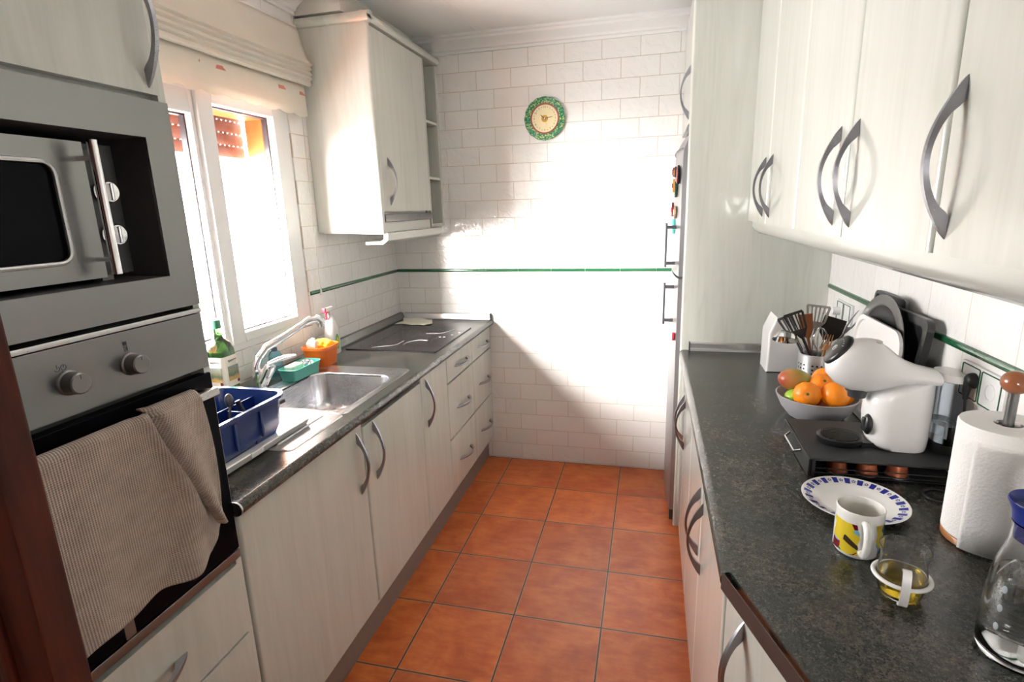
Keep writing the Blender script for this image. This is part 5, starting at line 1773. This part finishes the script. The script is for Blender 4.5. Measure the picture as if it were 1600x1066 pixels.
bm = BM(); add_ball(bm, (0.462, 1.862, Z1_ + 0.106), 0.041, 1.25, 0.95, 0.86, 32, 20, Matrix.Rotation(0.12, 3, 'Y'))
tag(obj('mango', bm, M_MANGO, None, 80, loc=(0.462, 1.862, Z1_ + 0.07)), 'red and green mango at the back left of the fruit bowl', 'mango')
bm = BM(); add_ball(bm, (0.590, 1.868, Z1_ + 0.135), 0.030, 0.9, 0.9, 1.25, 24, 16)
tag(obj('lemon', bm, M_LEMON, None, 80, loc=(0.60, 1.88, Z1_ + 0.10)), 'yellow lemon half hidden beside the coffee machine head', 'lemon')
bm = BM(); add_ball(bm, (0.455, 1.822, Z1_ + 0.058), 0.030, 1, 1, 0.95, 24, 16)
tag(obj('green_apple', bm, M_LIME, None, 80, loc=(0.455, 1.822, Z1_ + 0.03)), 'green apple peeking out low at the left rim of the bowl', 'apple')
bm = BM(); add_ball(bm, (0.530, 1.785, Z1_ + 0.046), 0.027, 1, 1, 0.95, 24, 16)
tag(obj('peach', bm, M_PEACH, None, 80, loc=(0.53, 1.785, Z1_ + 0.02)), 'dark red peach low between the two front oranges', 'peach')

# pod drawer (tray) under the coffee machine
pd = thing('pod_drawer', 'black metal capsule drawer lying under the coffee machine', 'drawer', (0.56, 1.48, CT))
X0, X1_, Y0, Y1 = 0.398, 0.728, 1.385, 1.655
ZT = CT + 0.052
bm = BM(); add_box(bm, X0, X1_, Y0, Y1, ZT - 0.006, ZT, 0.002)
for (a, b) in ((X0 + 0.006, Y0 + 0.006), (X1_ - 0.006, Y0 + 0.006), (X0 + 0.006, Y1 - 0.006), (X1_ - 0.006, Y1 - 0.006)):
    add_box(bm, a - 0.004, a + 0.004, b - 0.004, b + 0.004, Z1_, ZT - 0.006)
add_box(bm, X0 + 0.01, X1_, Y1 - 0.004, Y1, Z1_ + 0.002, ZT - 0.006)
obj('drawer_frame', bm, M_BLACKM, pd)
bm = BM(); add_box(bm, X0 + 0.008, X1_ - 0.004, Y0 + 0.008, Y1 - 0.008, Z1_ + 0.004, Z1_ + 0.007)
for zz in (0.014, 0.026):
    add_tube(bm, [(X0 + 0.004, Y0 + 0.004, Z1_ + zz), (X1_ - 0.004, Y0 + 0.004, Z1_ + zz)], 0.0012, 6)
obj('drawer_base', bm, M_BLACKM, pd)
bm = BM(); add_box(bm, X0 - 0.006, X0 - 0.001, Y0, Y1, Z1_ + 0.002, ZT - 0.002, 0.002)
fr_ = obj('drawer_front', bm, M_BLACK, pd)
bm = BM(); add_tube(bm, [(X0 - 0.006, Y0 + 0.075, ZT - 0.012), (X0 - 0.020, Y0 + 0.085, ZT - 0.020), (X0 - 0.020, Y1 - 0.085, ZT - 0.020), (X0 - 0.006, Y1 - 0.075, ZT - 0.012)], 0.003, 8)
obj('pull', bm, M_CHROME, fr_)
for k, px in enumerate((0.466, 0.532, 0.598)):
    t = thing('coffee_capsule', ['coppery coffee capsule nearest the pull end in the black drawer', 'coppery coffee capsule in the middle of the three in the black drawer', 'coppery coffee capsule furthest from the pull end in the black drawer'][k], 'capsule', (px, 1.420, Z1_ + 0.0075), 'capsules in the pod drawer')
    bm = BM(); add_lathe(bm, [(0.0225, 0.003), (0.024, 0.005), (0.020, 0.030), (0.012, 0.033), (0, 0.033)], (px, 1.420, Z1_ + 0.0075), seg=28)
    obj('cup', bm, M_COPPER, t)
    bm = BM(); add_lathe(bm, [(0.026, 0.0), (0.026, 0.0025), (0, 0.0028)], (px, 1.420, Z1_ + 0.0075), seg=28)
    obj('foil_rim', bm, M_SILVER, t)
# coffee machine
CY = 1.505
cm = thing('coffee_machine', 'glossy white capsule coffee machine with round head and black dial', 'coffee machine', (0.62, CY, ZT))
zb0 = ZT + 0.0004
bm = BM()
def sec(x0, x1, hy, z, r=0.045, sh=0.0):
    cx_, hx_ = (x0 + x1) / 2, (x1 - x0) / 2
    r = min(r, hx_ * 0.98, hy * 0.98)
    return [(a + sh, b, z) for a, b in rrect(cx_, CY, hx_, hy, r, 8)]
loft(bm, [sec(0.565, 0.683, 0.048, zb0), sec(0.556, 0.684, 0.051, zb0 + 0.010), sec(0.545, 0.684, 0.054, zb0 + 0.035), sec(0.540, 0.684, 0.055, zb0 + 0.08), sec(0.541, 0.684, 0.055, zb0 + 0.12),
          sec(0.550, 0.684, 0.054, zb0 + 0.145), sec(0.575, 0.684, 0.053, zb0 + 0.160), sec(0.600, 0.684, 0.050, zb0 + 0.172), sec(0.63, 0.683, 0.046, zb0 + 0.180, 0.02)], True, True)
obj('body', bm, M_WHITEP, cm, 60)
bm = BM()
hs = [(0.4655, 1.2295, 0.030, 0.030), (0.4685, 1.2245, 0.043, 0.040), (0.478, 1.214, 0.057, 0.050), (0.495, 1.203, 0.066, 0.057), (0.520, 1.193, 0.0700, 0.060), (0.545, 1.187, 0.066, 0.060), (0.568, 1.183, 0.056, 0.058),
      (0.590, 1.179, 0.043, 0.056), (0.612, 1.176, 0.032, 0.054), (0.640, 1.172, 0.0245, 0.052), (0.684, 1.167, 0.0185, 0.049)]
loops = []
for i, (x, z, rv, ry) in enumerate(hs):
    a = Vector((hs[max(i - 1, 0)][0], 0, hs[max(i - 1, 0)][1])); b = Vector((hs[min(i + 1, len(hs) - 1)][0], 0, hs[min(i + 1, len(hs) - 1)][1]))
    tdir = (b - a).normalized()
    if i < 4: tdir = (tdir * (i / 4) + Vector((0.80, 0, -0.60)) * (1 - i / 4)).normalized()
    upv = Vector((-tdir.z, 0, tdir.x))
    loops.append([Vector((x, CY, z)) + upv * rv * math.cos(2 * PI * k / 40) + Vector((0, 1, 0)) * ry * math.sin(2 * PI * k / 40) for k in range(40)])
loft(bm, loops, True, True)
hdm = obj('head', bm, M_WHITEP, cm, 60)
bm = BM()
dn = Vector((-0.80, 0, 0.60)); du = Vector((0.60, 0, 0.80))
dc = Vector((0.4645, CY, 1.2305)) + dn * 0.0
add_lathe(bm, [(0.0, 0.0075), (0.030, 0.0062), (0.038, 0.002), (0.040, -0.006), (0.036, -0.012)], dc, tuple(dn), 40, sx=0.92, sy=1.12, cap1=True)
dl_ = obj('dial', bm, M_BLACK, cm, 60)
fx_, fy_, fz_ = frame_from(dn)
bm = BM(); add_tube(bm, [dc + dn * 0.0078 + fx_ * 0.007 * math.cos(2 * PI * i / 24) + fy_ * 0.007 * math.sin(2 * PI * i / 24) for i in range(24)], 0.0009, 6, closed=True)
add_tube(bm, [dc + dn * 0.008 + fy_ * -0.003, dc + dn * 0.008 + fy_ * 0.003], 0.0008, 6)
for k in range(8):
    a = 0.5 + k * 0.30
    p = dc + dn * 0.0062 + (fx_ * math.cos(a) + fy_ * math.sin(a)) * 0.026
    q = dc + dn * 0.0052 + (fx_ * math.cos(a) + fy_ * math.sin(a)) * 0.030
    add_tube(bm, [p, q], 0.0009, 5)
obj('dial_marks', bm, M_WHITEPRINT, dl_)
bm = BM(); add_lathe(bm, [(0.014, 0.0), (0.014, 0.003), (0.012, 0.004), (0, 0.0042)], (0.548, CY, 1.2520), (0.10, 0, 1), 28, sx=1.5)
obj('top_button', bm, M_BEIGE, cm)
bm = BM()
add_ball(bm, (0.5435, CY - 0.026, zb0 + 0.062), 0.020, 0.55, 0.9, 1.35, 20, 14)
add_box(bm, 0.530, 0.545, CY - 0.035, CY - 0.018, zb0 + 0.045, zb0 + 0.080, 0.004)
obj('side_knob', bm, M_BLACK, cm, 60)
bm = BM()
add_lathe(bm, [(0.048, 0), (0.052, 0.004), (0.054, 0.016), (0.050, 0.019), (0.046, 0.016), (0.0, 0.016)], (0.492, CY, zb0), seg=40, sx=1.0, sy=0.92)
for k in range(9):
    yy = CY - 0.036 + k * 0.009
    w = math.sqrt(max(0.0, 0.044 ** 2 - ((yy - CY) / 0.92) ** 2))
    if w > 0.008: add_box(bm, 0.492 - w, 0.492 + w, yy - 0.0016, yy + 0.0016, zb0 + 0.0155, zb0 + 0.019)
add_box(bm, 0.535, 0.575, CY - 0.03, CY + 0.03, zb0, zb0 + 0.012)
obj('drip_grille', bm, M_BLACK, cm, 40)
# nozzle under the head
bm = BM(); add_lathe(bm, [(0.020, 0), (0.022, 0.012), (0.030, 0.024)], (0.520, CY, 1.108), seg=24)
obj('nozzle', bm, M_DGREY, cm)
# tank
tnk_x0, tnk_x1 = 0.690, 0.746
def tsec(z, d=0.0, r=0.030): return [(a, b, z) for a, b in rrect((tnk_x0 + tnk_x1) / 2, CY, (tnk_x1 - tnk_x0) / 2 - d, 0.050 - d, min(r, (tnk_x1 - tnk_x0) / 2 - d - 0.0005), 8)]
bm = BM(); loft(bm, [tsec(zb0 + 0.0), tsec(zb0 + 0.024)], True, True)
obj('tank_base', bm, M_BLACK, cm, 50)
bm = BM()
loft(bm, [tsec(zb0 + 0.0245), tsec(1.165), tsec(1.165, 0.002, 0.028), tsec(zb0 + 0.027, 0.002, 0.028)], True, True)
obj('tank', bm, M_TINT, cm, 50)
bm = BM(); loft(bm, [tsec(zb0 + 0.0275, 0.0024, 0.027), tsec(zb0 + 0.072, 0.0024, 0.027)], True, True)
obj('tank_water', bm, M_WATER, cm, 50)
bm = BM(); loft(bm, [tsec(1.1655), tsec(1.176), tsec(1.182, 0.004)], True, True)
obj('tank_lid', bm, M_WHITEP, cm, 50)

# black wire ring beside the drawer
bm = BM(); add_tube(bm, [(0.655 + 0.032 * math.cos(2 * PI * i / 40), 1.335 + 0.032 * math.sin(2 * PI * i / 40), Z1_ + 0.0035) for i in range(40)], 0.003, 8, closed=True)
tag(obj('trivet_ring', bm, M_BLACK, None, 60, loc=(0.655, 1.335, Z1_)), 'small black ring lying between the capsule drawer and the paper roll', 'ring')

# plate
pc_ = Vector((0.4565, 1.262, Z1_))
pl = thing('plate', 'white plate with cobalt blue pattern round its rim', 'plate', pc_)
bm = BM(); add_lathe(bm, [(0.058, 0), (0.060, 0.0015), (0.070, 0.006), (0.104, 0.0165), (0.1055, 0.018), (0.104, 0.0190), (0.071, 0.0085), (0.062, 0.0045), (0, 0.004)], pc_, seg=80)
obj('plate_body', bm, M_CERAMIC, pl, 60)
NP = 22
def rimz(r): return 0.0088 + (r - 0.072) * (0.0190 - 0.0088) / (0.104 - 0.072) + 0.0006
bm = BM()
for k in range(NP):
    a = 2 * PI * k / NP
    da = 0.062
    vs_ = [bm.verts.new(pc_ + Vector((r * math.cos(a + s * da * w), r * math.sin(a + s * da * w), rimz(r)))) for r, s, w in ((0.083, -1, 1.0), (0.0995, -1, 1.0), (0.0995, 1, 1.0), (0.083, 1, 1.0))]
    bm.faces.new(vs_)
obj('blue_blocks', bm, M_BLUEP, pl, 0)
bm = BM()
for k in range(NP):
    a = 2 * PI * (k + 0.5) / NP
    c0 = pc_ + Vector((0.0915 * math.cos(a), 0.0915 * math.sin(a), 0))
    for j in range(5):
        b_ = 2 * PI * j / 5 + a
        q = c0 + Vector((0.0030 * math.cos(b_), 0.0030 * math.sin(b_), 0))
        rr_ = (q - pc_).xy.length
        vs_ = []
        for m_ in range(7):
            pq = q + Vector((0.00165 * math.cos(2 * PI * m_ / 7), 0.00165 * math.sin(2 * PI * m_ / 7), 0))
            pq.z = pc_.z + rimz((pq - pc_).xy.length)
            vs_.append(bm.verts.new(pq))
        bm.faces.new(vs_)
obj('blue_flowers', bm, M_BLUEP, pl, 0)

# mug, standing partly on the plate edge side
mc = Vector((0.4060, 1.086, Z1_))
mg = thing('mug', 'white mug with colourful printed patches in front of the blue-rimmed plate', 'mug', mc)
bm = BM(); add_lathe(bm, [(0.034, 0), (0.037, 0.002), (0.0405, 0.010), (0.0410, 0.088), (0.0412, 0.0935), (0.0395, 0.095), (0.0380, 0.093), (0.0375, 0.010), (0.033, 0.005), (0, 0.005)], mc, seg=64)
o = obj('cup', bm, M_MUG, mg, 60)
bm = BM()
hd_ = Vector((-0.10, -0.99, 0)).normalized()
pts = [mc + hd_ * 0.039 + Vector((0, 0, 0.078)), mc + hd_ * 0.050 + Vector((0, 0, 0.080)), mc + hd_ * 0.062 + Vector((0, 0, 0.073)), mc + hd_ * 0.067 + Vector((0, 0, 0.055)),
       mc + hd_ * 0.065 + Vector((0, 0, 0.037)), mc + hd_ * 0.055 + Vector((0, 0, 0.022)), mc + hd_ * 0.040 + Vector((0, 0, 0.017))]
add_tube(bm, smooth_path(pts), 0.0068, 14)
obj('handle', bm, M_CERAMIC, mg, 60)

# glass cup with white holder
gc = Vector((0.4350, 0.962, Z1_))
gl = thing('tea_glass', 'small glass cup of golden tea in a white ring holder on the worktop', 'cup', gc)
bm = BM(); add_lathe(bm, [(0.026, 0), (0.029, 0.001), (0.033, 0.008), (0.0375, 0.030), (0.0365, 0.048), (0.0335, 0.062), (0.0345, 0.076), (0.0375, 0.088), (0.0383, 0.0895), (0.0365, 0.0890),
                       (0.0332, 0.076), (0.0322, 0.062), (0.0350, 0.048), (0.0360, 0.030), (0.0315, 0.010), (0.027, 0.004), (0, 0.004)], gc, seg=56)
obj('glass_cup', bm, M_GLASS, gl, 60)
bm = BM(); add_lathe(bm, [(0.0265, 0.0045), (0.0310, 0.0105), (0.0355, 0.030), (0.0350, 0.042), (0.0, 0.042)], gc, seg=56)
obj('tea', bm, M_TEA, gl, 60)
bm = BM()
add_tube(bm, [gc + Vector((0.0415 * math.cos(2 * PI * i / 48), 0.0415 * math.sin(2 * PI * i / 48), 0.036)) for i in range(48)], 0.0040, 10, closed=True, flat=0.8)
hv = Vector((-0.28, -0.96, 0)).normalized()
sv = Vector((0.96, -0.28, 0))
pp = smooth_path([gc + hv * 0.042 + Vector((0, 0, 0.072)), gc + hv * 0.053 + Vector((0, 0, 0.073)), gc + hv * 0.060 + Vector((0, 0, 0.052)), gc + hv * 0.058 + Vector((0, 0, 0.030)), gc + hv * 0.050 + Vector((0, 0, 0.012)), gc + hv * 0.036 + Vector((0, 0, 0.004))], 5)
rows = []
for i, p in enumerate(pp):
    t = (pp[min(i + 1, len(pp) - 1)] - pp[max(i - 1, 0)]).normalized()
    nv = sv.cross(t)
    rows.append([p + sv * 0.0062 + nv * 0.002, p - sv * 0.0062 + nv * 0.002, p - sv * 0.0062 - nv * 0.002, p + sv * 0.0062 - nv * 0.002])
loft(bm, rows, True, True)
obj('holder', bm, M_WHITEP, gl, 50)

# kitchen roll
rc = Vector((0.662, 1.165, Z1_))
kr = thing('kitchen_roll_holder', 'wooden-based kitchen roll holder with steel rod and round brown knob', 'holder', rc)
bm = BM(); add_lathe(bm, [(0.070, 0), (0.074, 0.003), (0.074, 0.013), (0.071, 0.016), (0, 0.016)], rc, seg=56)
obj('base', bm, M_LIGHTWOOD, kr, 50)
bm = BM(); add_lathe(bm, [(0.0085, 0.016), (0.0085, 0.318), (0, 0.318)], rc, seg=20)
obj('rod', bm, M_STEEL, kr)
bm = BM(); add_ball(bm, rc + Vector((0, 0, 0.330)), 0.0235, 1, 1, 0.92, 28, 18)
obj('knob', bm, M_BALLWOOD, kr, 80)
bm = BM()
add_lathe(bm, [(0.0215, 0.0165), (0.0725, 0.0165), (0.0745, 0.019), (0.0745, 0.245), (0.0725, 0.2485), (0.0215, 0.2485), (0.0215, 0.0165)], rc, seg=72, cap0=False, cap1=False)
ro = tag(obj('kitchen_paper_roll', bm, M_PAPER, None, 50, loc=rc), 'thick white embossed kitchen paper roll standing on the wooden holder', 'paper roll')
# loose outer sheet, its edge standing off the roll and hanging to the worktop
bm = BM()
vs_ = []
for i in range(31):
    a = math.radians(-150 + i * 4.6)
    r = 0.0765 + 0.0035 * max(0, (6 - i) / 6.0)
    vs_.append([bm.verts.new(rc + Vector((r * math.cos(a), r * math.sin(a), z))) for z in (0.004, 0.06, 0.12, 0.18, 0.225)])
for a, b in zip(vs_, vs_[1:]):
    for j in range(4): bm.faces.new((a[j], a[j + 1], b[j + 1], b[j]))
q = obj('loose_sheet', bm, M_PAPER, ro, 60)
s = q.modifiers.new('thick', 'SOLIDIFY'); s.thickness = 0.0006

# carafe
cc_ = Vector((0.5475, 0.848, Z1_))
cf = thing('water_carafe', 'glass water carafe with blue stopper at the right edge', 'carafe', cc_)
def inset(p, d): return [(max(r - d, 0.0), h) for r, h in p]
op = [(0.0510, 0.010), (0.0515, 0.040), (0.0500, 0.090), (0.0470, 0.125), (0.0430, 0.150), (0.0375, 0.168), (0.0345, 0.182), (0.0338, 0.196), (0.0340, 0.212)]
bm = BM(); add_lathe(bm, [(0.044, 0), (0.049, 0.002)] + op + [(0.0350, 0.215), (0.0330, 0.216)] + list(reversed(inset(op, 0.0022)))[:-1] + [(0.0488, 0.014), (0.043, 0.009), (0, 0.009)], cc_, seg=72)
obj('carafe_glass', bm, M_GLASS, cf, 60)
bm = BM(); add_lathe(bm, [(0.0425, 0.0095), (0.0482, 0.0145)] + [(r - 0.0027, h) for r, h in op[1:4]] + [(0.0435, 0.132), (0, 0.132)], cc_, seg=72)
obj('water', bm, M_WATER, cf, 60)
bm = BM(); add_lathe(bm, [(0.0300, 0.190), (0.0312, 0.200), (0.0315, 0.2165), (0.0350, 0.2170), (0.0375, 0.232), (0.0435, 0.246), (0.0425, 0.249), (0.034, 0.236), (0, 0.232)], cc_, seg=56)
obj('stopper', bm, M_CAPBLUE, cf, 50)
for zz, rr_ in ((0.060, 0.0512), (0.090, 0.0502), (0.120, 0.0476)):
    bm = BM()
    a = math.radians(205)
    p = cc_ + Vector((rr_ * math.cos(a), rr_ * math.sin(a), zz))
    add_lathe(bm, [(0.006, 0.0), (0.005, 0.0005), (0, 0.0006)], p, (math.cos(a), math.sin(a), 0.1), 16, sx=0.6)
    obj('glass_dot', bm, M_FROST, cf)

# sockets on the right wall
def socket(y0, y1, z0, z1, frames, label):
    t = thing('wall_socket', label, 'socket', (XR, (y0 + y1) / 2, (z0 + z1) / 2))
    bm = BM(); add_box(bm, XR - 0.010, XR - 0.0005, y0, y1, z0, z1, 0.003)
    obj('plate', bm, M_WHITEP, t)
    n_ = len(frames)
    for (a, b) in frames:
        bm = BM()
        add_tube(bm, [(XR - 0.0105, u, v) for u, v in rrect((a + b) / 2, (z0 + z1) / 2, (b - a) / 2, (z1 - z0) / 2 - 0.006, 0.004, 4)], 0.0016, 6, closed=True)
        obj('green_frame', bm, M_GREEN, t)
        bm = BM(); add_lathe(bm, [(0.019, 0.0), (0.019, 0.0012), (0.0165, 0.0014), (0.0165, 0.0004), (0, 0.0004)], (XR - 0.0100, (a + b) / 2, (z0 + z1) / 2), (-1, 0, 0), 28)
        obj('outlet', bm, M_WHITEP, t)
    return t
sR = socket(1.335, 1.515, 1.125, 1.213, [(1.432, 1.506), (1.348, 1.424)], 'white double wall socket with green frames near the kitchen roll')
sL = socket(2.300, 2.475, 1.118, 1.203, [(2.392, 2.462), (2.312, 2.382)], 'white double wall socket with green frames behind the utensil pot')
pg = thing('power_plug', 'black plug and cable in the socket above the coffee machine tank', 'plug', (XR - 0.03, 1.448, 1.165))
bm = BM(); add_lathe(bm, [(0.018, 0.0), (0.0185, 0.004), (0.016, 0.012), (0.010, 0.017), (0, 0.018)], (XR - 0.0118, 1.448, 1.178), (-1, 0, 0), 24)
add_tube(bm, [(XR - 0.022, 1.448, 1.172), (XR - 0.025, 1.447, 1.155), (XR - 0.025, 1.446, 1.132)], [0.010, 0.008, 0.005], 12)
obj('plug_body', bm, M_BLACK, pg, 50)
bm = BM(); add_tube(bm, smooth_path([Vector((XR - 0.025, 1.446, 1.135)), Vector((XR - 0.022, 1.442, 1.09)), Vector((XR - 0.020, 1.420, 1.03)), Vector((XR - 0.034, 1.37, CT + 0.020)), Vector((XR - 0.036, 1.34, CT + 0.004))], 6), 0.0032, 8)
obj('cable', bm, M_BLACK, pg, 60)
pg2 = thing('power_plug', 'white plug in the socket behind the utensil pot', 'plug', (XR - 0.03, 2.427, 1.16))
bm = BM(); add_lathe(bm, [(0.017, 0.0), (0.017, 0.006), (0.013, 0.026), (0, 0.028)], (XR - 0.0118, 2.427, 1.1605), (-1, 0, 0), 24)
obj('plug_body', bm, M_WHITEP, pg2, 50)

# things leaning against the right wall: each tilts a little, foot on the worktop
def leaning(name, label, cat, yc, w, h, xbase, mat, th, r=0.03, rim=0.0, rimmat=None, xtop=None, inner=None):
    xtop = XR - 0.003 - th if xtop is None else xtop
    base = Vector((xbase, yc, Z1_)); topv = Vector((xtop, yc, 0))
    hv_ = math.sqrt(max(h * h - (xtop - xbase) ** 2, 0.0001))
    U = Vector((xtop - xbase, 0, hv_)).normalized(); V = Vector((0, 1, 0)); N_ = V.cross(U)
    if N_.x > 0: N_ = -N_
    t = thing(name, label, cat, base)
    bm = BM()
    # raise so that the rear lower corner stays above the worktop
    lift = Vector((0, 0, 0.0005 + abs(N_.z) * th))
    pts2 = rrect(0, h / 2, w / 2, h / 2, r, 8)
    P = lambda a, b, d: base + lift + V * a + U * b + N_ * d
    loops = [[P(a, b, 0.0) for a, b in pts2], [P(a, b, th) for a, b in pts2]]
    if rim > 0:
        pin = rrect(0, h / 2, w / 2 - rim, h / 2 - rim, max(r - rim * 0.5, 0.006), 8)
        loops += [[P(a, b, th) for a, b in pin], [P(a, b, th * 0.35) for a, b in [(x_ * 0.985, h / 2 + (y_ - h / 2) * 0.985) for x_, y_ in pin]]]
    loft(bm, loops, True, True)
    obj('body', bm, mat, t, 40)
    return t, P, U, V, N_
leaning('baking_tray', 'large black rectangular baking tray leaning at the near end behind the round pan', 'tray', 1.790, 0.330, 0.350, 0.692, M_BLACK, 0.018, 0.03, rim=0.022, xtop=0.728)
leaning('oven_dish', 'small dark tray whose corner rises behind the round pan', 'tray', 1.950, 0.240, 0.370, 0.712, M_DGREY, 0.010, 0.02, rim=0.010, xtop=0.744)
t, P, U, V, N_ = leaning('cutting_board', 'white rounded cutting board leaning in front of the pans', 'cutting board', 1.838, 0.350, 0.305, 0.652, M_WHITEP, 0.009, 0.06, rim=0.014, xtop=0.678)
# round pan
rp = thing('round_pan', 'round steel-rimmed pan standing on edge behind the white cutting board', 'pan', (0.64, 1.86, Z1_))
th_ = math.atan2(0.032, 0.38)
Un = Vector((math.sin(th_), 0, math.cos(th_))); Nn = Vector((-math.cos(th_), 0, math.sin(th_)))
R_ = 0.190
pcn = Vector((0.671, 1.862, Z1_ + 0.001)) + Un * R_ + Vector((0, 0, 0.002))
bm = BM()
add_lathe(bm, [(0.0, -0.004), (0.140, -0.004), (0.158, 0.002), (R_ - 0.026, 0.008), (R_, 0.008), (R_, 0.011), (R_ - 0.028, 0.0115), (0.156, 0.006), (0.138, 0.0005), (0.0, 0.0005)], pcn, tuple(Nn), 72)
obj('pan_body', bm, M_STEEL, rp, 50)
bm = BM(); add_lathe(bm, [(0.0, 0.0008), (0.1375, 0.0008), (0.155, 0.0062), (0.157, 0.0075), (0.1370, 0.0016), (0.0, 0.0018)], pcn, tuple(Nn), 64)
obj('nonstick_base', bm, M_BLACK, rp, 50)
